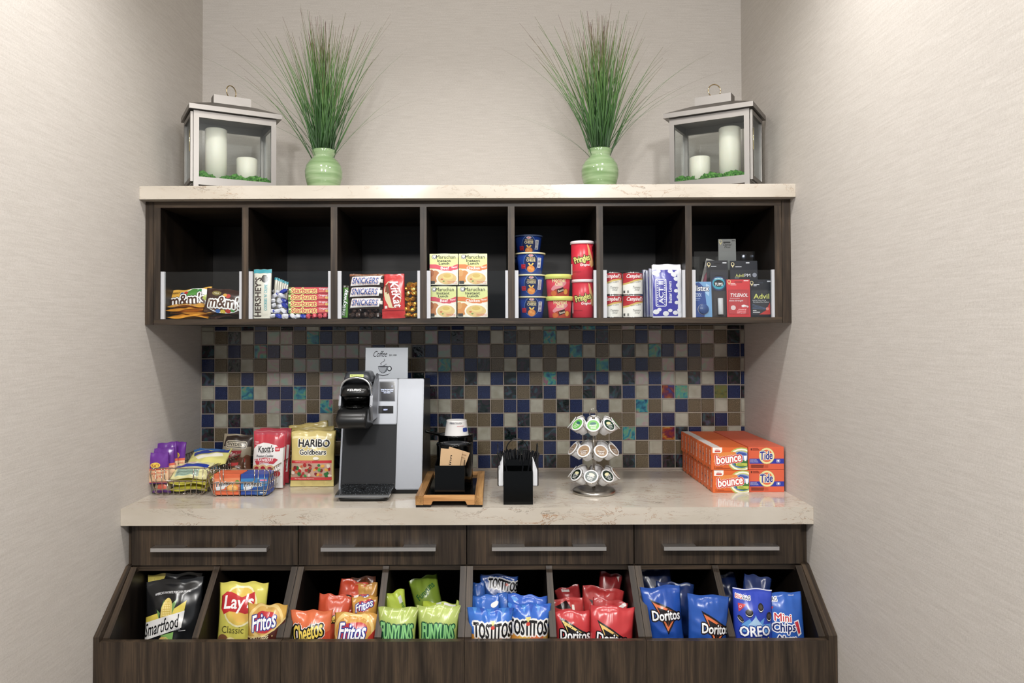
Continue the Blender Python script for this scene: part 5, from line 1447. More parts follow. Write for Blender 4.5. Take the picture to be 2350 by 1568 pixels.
A_BO = [('r', 1636, 1078, 1720, 1131, '#ec6424'), ('e', 1706, 1107, 33, 29, '#b8c45a'), ('e', 1706, 1107, 30, 26, '#fbf8ea'), ('e', 1706, 1107, 26, 22.5, '#c9d070'), ('e', 1705, 1107, 24, 20, '#4a72c8'), ('e', 1705, 1101, 19, 14, '#8a9cd8'), ('p', [(1685, 1112), (1695, 1110), (1720, 1107), (1720, 1122), (1708, 1126), (1692, 1121)], '#3a7a3a'),
        ('p', [(1684, 1103), (1700, 1088), (1716, 1092), (1720, 1098), (1706, 1096), (1694, 1108)], '#3a56b0'), ('p', [(1711, 1098), (1719, 1097), (1717, 1110), (1713, 1110)], '#ffffff'), ('p', [(1700, 1104), (1708, 1102), (1705, 1111), (1703, 1111)], '#eef2fa'), ('r', 1693, 1115, 1719, 1122, '#c2cc4a', 1.5), ('r', 1695, 1117, 1707, 1118, '#6a7a2a'), ('r', 1695, 1119.4, 1712, 1120.4, '#6a7a2a'),
        ('p', [(1640, 1112), (1650, 1090), (1690, 1088), (1700, 1100), (1670, 1118)], '#f08a3a'),
        ('t', 'bounce', 1676, 1104, 58, 20, '#ffffff', {'b': .09, 'r': -8, 's': .12, 'o': [('#f8f0e6', 3.6), ('#e0453a', 2.8)]}), ('p', [(1639, 1078), (1661, 1078), (1661, 1087), (1658, 1091), (1639, 1091)], '#fbf6f2'), ('r', 1644, 1085, 1657, 1089, '#d8483a', 1), ('t', 'SHEETS', 1650, 1083, 9, 3, '#c8605a'),
        ('t', '2', 1643, 1125, 2.4, 5, '#4a1c10'), ('r', 1647, 1124, 1662, 1125, '#a03c1c'), ('r', 1645, 1126.4, 1680, 1127.6, '#a03c1c')]
A_BS = [('t', 'bounce', 5, 5, 3.6, 6.4, '#f6dccf', {'b': .03}) if 0 else ('t', 'bounce', 5.4, 4.6, 6.6, 3.4, '#f8e6dc', {'b': .02, 'r': -90}), ('e', 7.8, 4.6, .9, .55, '#2a2a5a'), ('p', [(0, 10), (0, 9.2), (4, 9.8), (6, 10)], '#5a4a2a')]
dep = .0405
for kind in ('detergent', 'dryer'):
    pr_ = {}
    for row in range(2):
        for k in range(10):
            if kind == 'detergent': xa, xb, yf0 = .9105, 1.0270, -.4225
            else: xa, xb, yf0 = .7915 - (.0045 if row else 0), .9090 - (.0040 if row else 0), -.4330
            rn = random.Random(k * 7 + row * 3 + (kind == 'dryer'))
            j = rn.uniform(-.0012, .0012) if kind == 'dryer' and k else 0
            first = (k == 0)
            key = 'f' if first else 'b'
            w = xb - xa; h = .0728
            if key not in pr_:
                bm = B(); ms = Mats('card')
                art_box(bm, -w / 2, w / 2, 0, dep - .0006, 0, h, ms, '#ea5f3c' if kind == 'detergent' else '#ec6424', (A_TD if kind == 'detergent' else A_BO) if first else None,
                        (1718, 1801, 1078, 1130) if kind == 'detergent' else (1636, 1720, 1078, 1131), side=None if kind == 'detergent' else A_BS, sframe=(0, 10, 0, 10), bev=.0004)
                if kind == 'dryer':
                    add_art(bm, [('r', .3, -1, 2.6, 12, '#e6dedb')], (0, 10, 0, 10), lambda s, tt, hh: (-w / 2 + w * s, (dep - .0006) * tt, h + hh), ms, base=.0002)
                o = finish('detergent_box' if kind == 'detergent' else 'dryer_sheet_box', bm, ms.l); pr_[key] = o
            else:
                o = copy_of(pr_[key])
            o.location = ((xa + xb) / 2 + j, yf0 + k * dep, CZ + row * (h + .0012))
            nm = ('orange red single load detergent box' if kind == 'detergent' else 'orange dryer sheet box')
            if first: tag(o, nm + ' with its printed front showing, ' + ('upper' if row else 'lower') + ' row', 'box')
            else: tag(o, nm + (', next behind the front box, ' if k == 1 else ', last in line against the backsplash, ' if k == 9 else ', one of those in the middle of the ') + ('upper' if row else 'lower') + ' row', 'box')
            o['group'] = ('detergent' if kind == 'detergent' else 'dryer sheet') + ' boxes in the ' + ('upper' if row else 'lower') + ' row'

# -- wire baskets
WIRE = M('#b8ada2', 'chrome')


def basket(x0, x1, y0, y1, lbl, yaw=0.0):
    h = .088; t = thing('wire_basket', lbl, 'basket', ((x0 + x1) / 2, y0, CZ), yaw, 'chrome wire baskets')
    w = (x1 - x0) / 2; L = y1 - y0; r = .0012; bt = .014     # bottom is narrower by bt each side

    def side_x(z): return w - bt * (1 - z / h)
    z0 = .0022
    bm = B()
    # rim loop and bottom loop
    def rr(wx, ya, yb_, z, c=.012):
        p = []
        for cx, cy, a0 in ((wx - c, ya + c, -90), (wx - c, yb_ - c, 0), (-wx + c, yb_ - c, 90), (-wx + c, ya + c, 180)):
            for j in range(5): a = R(a0 + 22.5 * j); p.append((cx + c * math.cos(a), cy + c * math.sin(a), z))
        return p
    tube(bm, rr(side_x(h), 0, L, h), .0018, 8, closed=True)
    finish('rim', bm, WIRE, t)
    bm = B()
    fr = [(-side_x(0) + .004, .004, z0), (-side_x(h) + .008, 0.0, h - .02), (-side_x(h) + .02, -.001, h - .002)]
    # heavy front corner wires
    for sx in (-1, 1):
        tube(bm, [(sx * (side_x(0) - .014), .006, z0), (sx * (side_x(0) - .003), .004, z0 + .006), (sx * side_x(.03), .001, .03), (sx * (side_x(h) - .001), -.0015, h - .018), (sx * (side_x(h) - .004), -.0018, h - .006), (sx * (side_x(h) - .014), -.0018, h)], .0017, 8)
    finish('corner_wire', bm, WIRE, t)
    bm = B(); hu = w * .50
    tube(bm, [(-hu, -.002, h), (-hu, -.002, h * .62), (-hu + .006, -.002, h * .54), (hu - .006, -.002, h * .54), (hu, -.002, h * .62), (hu, -.002, h)], .0017, 8)
    finish('handle_wire', bm, WIRE, t)
    bm = B()
    for z in (.020, .044):
        tube(bm, rr(side_x(z), .001, L - .001, z, .008), r, 6, closed=True)
    n = 9
    for k in range(n):
        q = -1 + 2 * (k + .5) / n
        inside = abs(q * w) < hu - .002
        tube(bm, [(q * side_x(0), L - .004, z0), (q * side_x(0), .006, z0), (q * side_x(.01), .001, .010), (q * side_x(.044), .0, h * .54 if inside else h)] + [], r, 6)
        tube(bm, [(q * side_x(0), L - .004, z0), (q * side_x(h), L, h)], r, 6)
    m = 15
    for k in range(1, m):
        y = L * k / m
        tube(bm, [(-side_x(h), y, h), (-side_x(0), y, z0), (side_x(0), y, z0), (side_x(h), y, h)], r, 6)
    tube(bm, [(-side_x(h), .0, h * .78)] * 1 + [(-side_x(h * .78), .002, h * .78), (-side_x(h * .78), L - .002, h * .78)][1:], r, 6) if 0 else None
    for sx in (-1, 1):
        tube(bm, [(sx * side_x(.066), .004, .066), (sx * side_x(.066), L - .002, .066)], r, 6)
    finish('wire_grid', bm, WIRE, t)
    return t


bl = basket(-1.0285, -.8400, -.4515, -.085, 'chrome wire basket of snacks nearest the left wall', 0)
br = basket(-.8330, -.6330, -.4755, -.100, 'chrome wire basket with gum in front, right of the other basket', R(0))

BZ = CZ + .0045
A_KR = [('e', 354.5, 1059, 12, 6.5, '#f0c83a'), ('e', 354.5, 1059, 11, 5.6, '#f5d24a'), ('t', "Kar's", 354.5, 1058.5, 17, 8, '#a83a20', {'b': .04, 'r': -8}), ('p', [(336, 1067), (384, 1064), (384, 1100), (336, 1100)], '#ef6a4a'), ('p', [(336, 1072), (384, 1069), (384, 1096), (336, 1098)], '#f2c79a'),
        ('t', 'Mango Pineapple', 362, 1077, 38, 7, '#ef5a3c', {'b': .04, 'r': -6}), ('t', 'Trail Mix', 361, 1086, 22, 7, '#ef5a3c', {'b': .04, 'r': -6})]
for k, (px, y, rot, yaw, sd, lb) in enumerate([((340, 386, 1034, 1104), -.437, 0, 4, 31, 'purple and orange trail mix bag at the front left of the left basket'), ((352, 402, 1027, 1102), -.410, 3, 6, 32, 'purple and orange trail mix bag second from the front'),
                                               ((362, 410, 1011, 1092), -.385, 5, 6, 33, 'tallest purple trail mix bag at the back of its row, left basket'), ((394, 423, 1016, 1092), -.355, -2, -6, 34, 'purple trail mix bag showing at the right behind the others')]):
    w0, w1 = px[0], px[1]; sc = (w1 - w0) / 47.0
    bag('snack_bag', lb, 'snack bag', px, y, '#6b2a9a', A_KR, .018, lean=4, rot=rot, yaw=yaw, seed=sd, wr=.0016, frame=(337, 384, 1030, 1102), flare=.02, group='purple trail mix bags', zmin=CZ + .036 + .004 * k)
bag('snack_bag', 'clear packet of nuts lying at the bottom front of the left basket', 'snack bag', (350, 392, 1100, 1132), -.43, '#a39478', [('e', 372, 1122, 12, 6, '#e0604a'), ('e', 362, 1112, 6, 4, '#d8cdb0'), ('e', 378, 1110, 5, 3, '#6a4a2c'), ('e', 357, 1121, 5, 4, '#c8b48a'), ('r', 350, 1128, 392, 1132, '#5a2a80')], .030, lean=30, seed=35, wr=.003, zmin=BZ)
A_YC = [('p', [(384, 1064), (470, 1062), (470, 1074), (384, 1076)], '#2a3fa8'), ('r', 396, 1079, 455, 1098, '#a9c4b0')] + [('r', 399, 1081.5 + 2.6 * q, 452 - (q * 7) % 11, 1082.7 + 2.6 * q, '#5a7a6a') for q in range(6)] + [('e', 430, 1057, 26, 4, '#ffffff', -4), ('r', 410, 1056, 436, 1058.5, '#e8603a')]
for k, (px, y, lean, z, sd, rot, Hh, lb) in enumerate([((390, 474, 1083, 1112), -.44, 80, .008, 36, 2, .12, 'yellow cookie packet lying lowest in the left basket'), ((384, 473, 1074, 1100), -.44, 78, .028, 37, -3, .12, 'yellow cookie packet lying second in the left basket'),
                                                   ((388, 474, 1056, 1100), -.44, 62, .046, 38, 0, .085, 'yellow and blue cookie packet on top at the front of the left basket'), ((424, 516, 1044, 1084), -.375, 74, .076, 39, 7, .12, 'yellow cookie packet on top, reaching over the basket side')]):
    bag('snack_bag', lb, 'snack bag', px, y, ['#c9c43c', '#d9d24a', '#e2dc9a', '#dfd87a'][k], A_YC if k == 2 else ([('p', [(430, 1050), (512, 1046), (512, 1056), (435, 1062)], '#2a3fa8'), ('p', [(440, 1066), (500, 1060), (505, 1066), (450, 1074)], '#f4f0e0')] if k == 3 else [('r', 400, 1078, 460, 1090, '#efdf90'), ('e', 430, 1086, 18, 4, '#e8a848')]),
        .026, lean=lean, rot=rot, seed=sd, wr=.004, H=Hh, zmin=CZ + z + .006, group='yellow cookie packets', flare=.03, frame=None if k != 2 else (386, 478, 1050, 1104))
A_CL = [('r', 440, 1008, 510, 1022, '#2f6fc0'), ('p', [(445, 1024), (459, 1022), (454, 1054), (440, 1056)], '#8a1f24'), ('t', 'CLIF', 450, 1038, 22, 9, '#f4efe8', {'b': .06, 'r': -96}), ('p', [(468, 1026), (482, 1020), (506, 1018), (508, 1056), (500, 1052), (494, 1038), (484, 1032), (478, 1026)], '#5d544c'), ('p', [(488, 1024), (500, 1022), (503, 1040), (494, 1034)], '#2c2a2a'),
        ('e', 470, 1036, 2.6, 4, '#b8382c', 20), ('e', 473, 1041, 2, 2.5, '#2a2a30'), ('e', 477, 1033, 2, 1.4, '#d8c8b0')]
for k, (px, y, lb) in enumerate([((440, 507, 1020, 1066), -.215, 'light blue energy bar wrapper with a dark red band, front of the row'), ((446, 510, 1015, 1064), -.195, 'light blue energy bar wrapper second in the row'), ((452, 512, 1012, 1062), -.175, 'light blue energy bar wrapper at the back of the row')]):
    bag('energy_bar', lb, 'energy bar', px, y, '#67a8cc', A_CL, .012, lean=8, rot=-3, seed=44 + k, wr=.0010, flare=.0, group='light blue energy bars', frame=(px[0], px[1], px[2] - 2, px[2] + 44), H=.075, zmin=CZ + .005 + .028)
A_SY = [('p', [(511, 1001), (572, 995), (572, 1034), (505, 1034)], '#3a2b24'), ('p', [(505, 1022), (571, 1020), (572, 1060), (500, 1060)], '#b0a288'), ('r', 512, 1009, 562, 1025, '#e8dfc8', 6), ('r', 513.5, 1010.5, 560.5, 1023.5, '#3a3028', 5), ('r', 515, 1012, 559, 1022, '#ddd2b8', 4), ('t', "SNYDER'S", 537, 1017, 41, 6.5, '#2c241f', {'b': .05, 'a': -1.2}), ('p', [(513, 1032), (552, 1028), (549, 1044), (509, 1045)], '#b0303a'),
        ('t', 'Mini', 531, 1037, 20, 8.5, '#f4ece4', {'b': .03, 'r': -4, 's': .2}), ('e', 520, 1052, 9, 4, '#a87a4a'), ('e', 538, 1054, 8, 4, '#96683c')]
bag('pretzel_bag', 'brown and tan pretzel bag with a red label at the back of the left basket', 'pretzel bag', (503, 573, 996, 1066), -.150, '#a89a80', A_SY, .035, lean=6, rot=-4, seed=47, wr=.0016, flare=.02, zmin=CZ + .006, H=.150, frame=(503, 573, 996, 1082))
for k, (u, y, c, lb) in enumerate([(540, -.27, '#5a3a2a', 'dark brown snack packet tucked against the right side of the left basket'), (556, -.21, '#7a4a34', 'brown snack packet behind the yellow packets, right side of the left basket')]):
    bag('snack_bag', lb, 'snack bag', (u - 22, u + 22, 1045, 1085), y, c, [('r', u - 14, 1052, u + 10, 1060, '#b83a3a'), ('e', u, 1070, 9, 5, '#c8a06a')], .03, lean=25, rot=10, seed=48 + k, wr=.004, zmin=CZ + .02)
A_KN = [('p', [(575, 983), (650, 983), (650, 1020), (640, 1022), (632, 1014), (600, 1009), (586, 1014), (577, 1024)], '#c8303f'), ('p', [(577, 1024), (586, 1014), (600, 1009), (632, 1014), (640, 1022), (648, 1022), (646, 1086), (570, 1086)], '#e9e6e4'), ('r', 576, 984, 650, 991, '#b8384a'), ('r', 630, 1018, 641, 1029, '#d8323f', 2), ('t', '2/$5', 635.5, 1023.5, 8, 5, '#f6dada', {'b': .03}), ('t', '100', 584, 1008, 9, 4, '#f0c8cc', {'b': .04}), ('t', 'CALORIES', 586, 1013, 14, 2.6, '#f0c8cc', {'b': .03}),
        ('t', "Knott's", 608, 1023, 37, 15, '#1e1c1e', {'b': .045, 's': .1, 'r': -2}), ('t', 'BERRY FARM', 608, 1032, 24, 2.8, '#3a3838', {'b': .04}), ('t', 'Premium Cookies', 606, 1039.5, 42, 6, '#26242a', {'b': .03, 's': .3, 'r': -2}), ('p', [(580, 1048), (606, 1043), (632, 1045), (638, 1048), (628, 1058), (606, 1056), (586, 1061)], '#c8303f'),
        ('t', 'STRAWBERRY', 605, 1049, 46, 7, '#f4e9e9', {'b': .06, 'a': -1.5}), ('t', 'shortbread', 605, 1055.5, 24, 4, '#f4e9e9', {'b': .03, 's': .2}), ('e', 587, 1069, 11, 9, '#d8b078'), ('e', 587, 1069, 6, 5, '#a8202c'), ('e', 603, 1068, 11, 9, '#e0ba84'), ('e', 603, 1068, 6, 5, '#b8242f'), ('e', 620, 1069, 11, 9, '#d8b078'), ('e', 620, 1069, 6, 5, '#b8242f'), ('e', 576, 1081, 9, 7, '#b8242f'), ('e', 636, 1080, 8, 7, '#b8242f')]
for k, (px, y, sd, lb) in enumerate([((577, 650, 986, 1090), -.352, 51, 'red and white strawberry cookie bag standing in front in the right basket'), ((580, 655, 983, 1086), -.31, 52, 'red and white strawberry cookie bag right behind the front one'), ((592, 664, 983, 1082), -.27, 53, 'red and white strawberry cookie bag at the back of its row')]):
    bag('cookie_bag', lb, 'cookie bag', px, y, '#c8303f' if k else '#d8d4d2', A_KN, .034, lean=5, rot=-1, seed=sd, wr=.002, flare=.03, group='red and white cookie bags', frame=(575, 650, 983, 1113), zmin=CZ + .005, H=.187)


def A_GM(c1, c2, u):
    return [('p', [(u, 1096), (u + 62, 1094), (u + 62, 1112), (u, 1122)], c2), ('t', 'Trident', u + 27, 1109, 43, 11, '#22242c', {'b': .04, 's': .2, 'r': -3, 'o': [('#eef0f4', 1.2)]}), ('p', [(u + 6, 1116), (u + 30, 1112), (u + 26, 1120), (u + 8, 1124)], '#e9eef4')]


for side, (u0, c1, c2, nm) in enumerate([(489, '#ee6a3e', '#f08a5a', 'orange'), (552, '#2a4fb0', '#3a86c8', 'blue')]):
    ex = [('e', u0 + 45, 1118, 13, 9, '#f2a040'), ('e', u0 + 45, 1118, 10, 6.5, '#f6c070'), ('e', u0 + 56, 1104, 5, 5, '#6a9a3a')] if side == 0 else [('p', [(u0 + 30, 1122), (u0 + 48, 1114), (u0 + 61, 1116), (u0 + 61, 1134), (u0 + 34, 1134)], '#2f5fa0'), ('r', u0 + 44, 1098, u0 + 60, 1102, '#e888b0'), ('r', u0 + 44, 1128, u0 + 60, 1130, '#dfe8f4')]
    for k in range(5):
        a = P(u0, 1134, -.466); b = P(u0 + 62, 1086, -.466); w = b.x - a.x
        bm = B(); ms = Mats('card')
        art_box(bm, -w / 2, w / 2, 0, .0145, 0, .066, ms, c1, (A_GM(c1, c2, u0) + ex) if k == 0 else [('r', u0, 1088, u0 + 62, 1092, '#f0d8c8' if side == 0 else '#4a6ad0')], (u0, u0 + 62, 1086, 1134), bev=.001)
        o = finish('gum_pack', bm, ms.l); o.location = ((a.x + b.x) / 2 + (.0012 if k % 2 else 0) + (.0005 if side else -.0005), -.466 + .0152 * k, CZ + .0045)
        tag(o, '%s gum pack in the right basket, %s of its row' % (nm, ['front', 'second', 'third', 'fourth', 'last'][k]), 'gum pack', nm + ' gum packs in the right basket')
A_HA = [('r', 665, 990, 769, 1115, '#d9c576'), ('r', 668, 1001, 760, 1006, '#efe2a8'), ('t', 'HARIBO', 720, 1017, 72, 17, '#16161a', {'b': .11, 'o': [('#f6f3e8', 1.8)]}), ('t', 'Goldbears', 718, 1037, 62, 12, '#1c1c22', {'b': .06, 'o': [('#f6f3e8', 1.6)]}), ('r', 667, 1056, 762, 1062, '#d8353a'), ('t', 'SOFT! New gummies taste great', 697, 1059, 42, 2.6, '#f8e6d8', {'b': .03}), ('r', 667, 1062, 762, 1094, '#c8a08a'),
        ('r', 667, 1094, 762, 1100, '#d8353a'), ('t', 'The happy world of gummies', 700, 1097, 46, 2.8, '#f8e6d8', {'b': .03})]
rn = random.Random(2)
for k in range(46):
    A_HA.append(('e', rn.uniform(670, 759), rn.uniform(1066, 1092), rn.uniform(2.5, 5), rn.uniform(2.5, 4.5), rn.choice(['#2a7a3a', '#b82a2a', '#e8a83a', '#d8683a', '#e8d8b0', '#8a1f2a', '#3f9a4a', '#ead8c8']), rn.uniform(0, 90)))
A_HA += [('r', 667, 1094, 762, 1100, '#d8353a'), ('t', 'The happy world of gummies', 700, 1097, 46, 2.8, '#f8e6d8', {'b': .03}), ('e', 727, 1051, 7, 3.4, '#f4efe0')]
for k, (px, y, rot, lean, sd, lb) in enumerate([((666, 766, 989, 1115), -.315, 0, 6, 55, 'gold gummy bear bag with bold black lettering, front of its row'), ((668, 768, 983, 1105), -.265, 1, 6, 56, 'gold gummy bear bag second in its row'),
                                                ((670, 770, 978, 1100), -.215, -2, 5, 57, 'gold gummy bear bag third in its row'), ((676, 768, 966, 1092), -.165, -8, 5, 58, 'gold gummy bear bag at the back, its tilted top rising highest')]):
    bag('gummy_bag', lb, 'gummy bag', px, y, '#cdb765', A_HA if k == 0 else [('r', px[0] + 5, px[2] + 9, px[1] - 5, px[2] + 14, '#efe2a8')], .036, lean=lean, rot=-rot, seed=sd, wr=.0024, kind='foil', flare=.03, group='gold gummy bear bags', zmin=CZ + .0008, sealcol='#bba658')

# ================================================================== snack bins; bags further back have shade mixed into their colours
FZ = .4605


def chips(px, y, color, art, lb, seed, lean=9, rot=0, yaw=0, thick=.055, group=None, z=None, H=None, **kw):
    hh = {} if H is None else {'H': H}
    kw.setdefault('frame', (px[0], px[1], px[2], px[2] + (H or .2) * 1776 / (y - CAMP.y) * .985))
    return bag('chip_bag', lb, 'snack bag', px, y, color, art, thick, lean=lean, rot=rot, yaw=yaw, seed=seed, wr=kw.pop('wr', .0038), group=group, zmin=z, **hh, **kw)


A_SF = [('t', "AMERICA'S FAVORITE POPCORN BRAND", 395, 1373, 84, 5, '#e8e8ea', {'b': .05, 'r': -3, 'a': 1.5}), ('p', [(326, 1424), (366, 1415), (366, 1430), (327, 1436)], '#e6cf4a'), ('p', [(396, 1412), (430, 1392), (426, 1414), (398, 1424)], '#e6cf4a'), ('p', [(359, 1408), (368, 1416), (366, 1430)], '#6a9a4a'), ('p', [(376, 1388), (370, 1408), (374, 1412)], '#6a9a4a'), ('p', [(396, 1398), (410, 1386), (402, 1410), (398, 1420)], '#6a9a4a'),
        ('e', 384, 1416, 14, 31, '#e8cf6a', 6), ('e', 384, 1418, 10, 26, '#d8b84a', 6)] + [('e', 377 + 4.6 * (q % 4), 1396 + 5 * (q // 4), 1.7, 1.9, '#f0dc8a') for q in range(24)] + [
        ('p', [(323, 1436), (427, 1414), (421, 1450), (322, 1474)], '#f3f1ee'), ('t', 'Smartfood', 372, 1443, 94, 28, '#141416', {'b': .02, 's': .55, 'r': -12}), ('t', 'POPCORN', 402, 1453, 32, 5.5, '#a9acb2', {'b': .02, 'r': -6}), ('p', [(372, 1463), (402, 1458), (398, 1500), (380, 1500)], '#7fb45a'), ('e', 378, 1474, 12, 8, '#f0c86a'), ('r', 414, 1456, 430, 1457, '#d8d8da')]
SB = 'black popcorn bags in the leftmost bin'
chips((328, 462, 1346, 1524), -.66, '#17181a', A_SF, 'black popcorn bag with a corn cob and white name band, in front', 71, lean=14, rot=3, yaw=4, group=SB, z=FZ, kind='foil', H=.237)
chips((326, 458, 1338, 1524), -.60, '#1d1c1e', [('p', [(320, 1330), (372, 1330), (368, 1350), (320, 1356)], '#dcc85a')], 'black popcorn bag with a yellow corner, behind the front one', 72, lean=13, rot=2, group=SB, z=FZ, H=.236)
A_LY = [('e', 545, 1384, 42, 44, '#f3eab4'), ('e', 545, 1384, 38, 40, '#e6c04a'), ('e', 552, 1392, 26, 26, '#ecb84a'), ('p', [(498, 1362), (510, 1354), (530, 1358), (548, 1364), (566, 1360), (577, 1354), (580, 1370), (578, 1398), (560, 1400), (545, 1396), (520, 1396), (506, 1402), (498, 1390)], '#d3282f'),
        ('t', "Lay's", 541, 1379, 72, 38, '#ffffff', {'b': .05, 's': .15, 'r': -2}), ('t', 'Classic', 532, 1434, 56, 15, '#5a5424', {'b': -.0}), ('e', 508, 1459, 15, 15, '#8a5a3a'), ('e', 530, 1462, 16, 12, '#f2e2a0'), ('e', 545, 1468, 14, 10, '#ecd88a')]
chips((490, 606, 1334, 1510), -.685, '#d9cf52', A_LY, 'yellow potato chip bag with a red and white oval, behind the gold bag', 73, lean=9, rot=-1, z=FZ, H=.238, thick=.05)
A_FC = [('e', 604, 1412, 44, 38, '#eecb7a'), ('e', 604, 1412, 38, 31, '#d9a448'), ('p', [(558, 1450), (600, 1444), (630, 1430), (653, 1404), (655, 1500), (556, 1500)], '#54221a'), ('p', [(558, 1447), (600, 1441), (630, 1427), (654, 1400), (654, 1405), (630, 1431), (600, 1445), (558, 1451)], '#e8c878'), ('e', 601, 1414, 31, 23, '#cf2e34', -14),
        ('t', 'Fritos', 600, 1413, 62, 34, '#ffffff', {'b': .05, 's': .3, 'r': -12, 'o': [('#2a3a9a', 2.2)]}), ('t', 'CHILI CHEESE', 592, 1450, 52, 11, '#efe0b0', {'b': .03, 'r': -12, 's': .2}), ('t', 'FLAVORED CORN CHIPS', 590, 1461, 36, 4, '#e8cf9a', {'b': .02, 'r': -10}), ('e', 622, 1462, 14, 8, '#a8442a', -20)]
chips((558, 652, 1377, 1524), -.745, '#d6a23e', A_FC, 'gold and maroon corn chip bag at the front right of the second bin', 74, lean=4, rot=-2, z=FZ, H=.200, thick=.042, flare=.12)
A_CT = [('p', [(655, 1470), (700, 1462), (740, 1448), (765, 1440), (765, 1520), (655, 1520)], '#d8482a'), ('p', [(690, 1482), (730, 1462), (750, 1458), (740, 1480)], '#8a2a1a'), ('t', 'Cheetos', 706, 1441, 76, 36, '#f2cf4a', {'b': .05, 's': .25, 'r': -15, 'o': [('#ffffff', 5.2), ('#1a1614', 3.8)]}), ('t', 'Crunchy', 711, 1461, 32, 9, '#f0b040', {'b': .04, 'r': -14})]
CG = 'orange cheese puff bags in the third bin'
chips((745, 812, 1362, 1500), -.625, '#cf4326', [('e', 770, 1400, 14, 5, '#1a1614', -20), ('e', 794, 1394, 8, 4, '#f4efe6', -20), ('e', 770, 1401, 10, 3, '#f4e0b0', -20)], 'orange snack bag behind, its tip rising above the others of its colour', 75, lean=16, rot=-12, group=CG, z=FZ + 0.036, H=.19)
chips((712, 790, 1384, 1510), -.672, '#d04a2a', [('t', 'Cheetos', 755, 1432, 50, 20, '#f2cf4a', {'b': .05, 'r': -10, 'o': [('#1a1614', 2.5)]})], 'orange snack bag just behind the front one', 76, lean=15, rot=-5, group=CG, z=FZ + 0.022, H=.175)
chips((663, 762, 1399, 1530), -.742, '#e56a3a', A_CT, 'orange snack bag in front with yellow lettering edged in black', 77, lean=5, rot=0, group=CG, z=FZ, H=.180, flare=.12)
A_FR = [('e', 805, 1448, 50, 40, '#edc772'), ('e', 805, 1450, 44, 33, '#d7983a'), ('p', [(757, 1486), (800, 1484), (835, 1470), (860, 1440), (862, 1530), (755, 1530)], '#c8352a'), ('e', 806, 1450, 34, 21, '#cf2e34', -12), ('t', 'Fritos', 802, 1449, 68, 34, '#ffffff', {'b': .05, 's': .3, 'r': -4, 'o': [('#2a3a9a', 2.4)]})]
FG = 'gold corn chip bags in the third bin'
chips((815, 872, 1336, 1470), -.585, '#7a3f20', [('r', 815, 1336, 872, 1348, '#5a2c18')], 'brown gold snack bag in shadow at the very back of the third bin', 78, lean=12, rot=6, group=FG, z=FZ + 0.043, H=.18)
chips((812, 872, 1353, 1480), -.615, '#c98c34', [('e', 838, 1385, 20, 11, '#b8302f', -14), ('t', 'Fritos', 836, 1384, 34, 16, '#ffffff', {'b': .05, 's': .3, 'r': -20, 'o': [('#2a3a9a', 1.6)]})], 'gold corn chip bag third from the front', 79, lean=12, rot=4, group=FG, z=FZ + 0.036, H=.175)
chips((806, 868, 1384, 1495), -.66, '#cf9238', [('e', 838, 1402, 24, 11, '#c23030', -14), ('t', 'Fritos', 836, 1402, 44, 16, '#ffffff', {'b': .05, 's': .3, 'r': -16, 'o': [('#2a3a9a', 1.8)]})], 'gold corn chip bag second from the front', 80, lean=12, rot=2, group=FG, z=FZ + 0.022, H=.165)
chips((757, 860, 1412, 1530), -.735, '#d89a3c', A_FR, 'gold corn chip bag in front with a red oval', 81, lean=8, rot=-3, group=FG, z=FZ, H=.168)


def A_FN(u, v):
    return [('p', [(u - 60 + 20 * q, v - 30), (u - 57.5 + 20 * q, v - 30), (u - 42 + 20 * q, v - 62), (u - 44.5 + 20 * q, v - 62)], '#dbe59a') for q in range(7)] + [
        ('t', 'FUNYUNS', u, v, 82, 34, '#86d07c', {'b': .08, 'r': 3, 'o': [('#1c5a38', 3.0)]}), ('r', u - 36, v + 22, u + 34, v + 32, '#f0e49a', 3), ('t', 'Onion Flavored Rings', u, v + 27, 60, 6, '#e0722a', {'b': .03})]


GG = 'lime green onion ring bags in the fourth bin'
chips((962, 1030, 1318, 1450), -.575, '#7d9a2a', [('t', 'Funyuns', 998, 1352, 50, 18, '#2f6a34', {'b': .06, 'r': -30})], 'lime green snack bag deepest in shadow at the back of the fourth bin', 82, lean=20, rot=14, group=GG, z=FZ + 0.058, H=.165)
chips((893, 948, 1338, 1470), -.64, '#a8bd34', [('r', 925, 1350, 935, 1364, '#c8ccc4'), ('t', 'FUNYUNS', 936, 1378, 26, 8, '#2f7a44', {'b': .06, 'r': 70})], 'lime green snack bag standing on edge behind the front left bag', 83, lean=8, rot=4, yaw=38, group=GG, z=FZ + 0.036, H=.165, thick=.05)
chips((962, 1052, 1366, 1425), -.63, '#a6bb30', [('r', 996, 1366, 1008, 1400, '#c4c8c6'), ('r', 1014, 1368, 1042, 1374, '#e8e6e0', 2)], 'lime green snack bag lying turned around, its grey seam showing', 84, lean=30, rot=-3, group=GG, z=FZ + 0.079, H=.085)
chips((1022, 1058, 1374, 1470), -.655, '#b4c944', None, 'lime green snack bag squeezed at the right side of the fourth bin', 85, lean=12, rot=-14, group=GG, z=FZ + 0.043, H=.13)
chips((862, 957, 1388, 1530), -.748, '#b0c45c', A_FN(908, 1438), 'lime green snack bag at the front left of the fourth bin', 86, lean=4, rot=-1, group=GG, z=FZ, H=.190, flare=.14)
chips((953, 1058, 1390, 1530), -.728, '#b6c963', A_FN(1006, 1444), 'lime green snack bag at the front right of the fourth bin', 87, lean=5, rot=0, group=GG, z=FZ, H=.188, flare=.14)


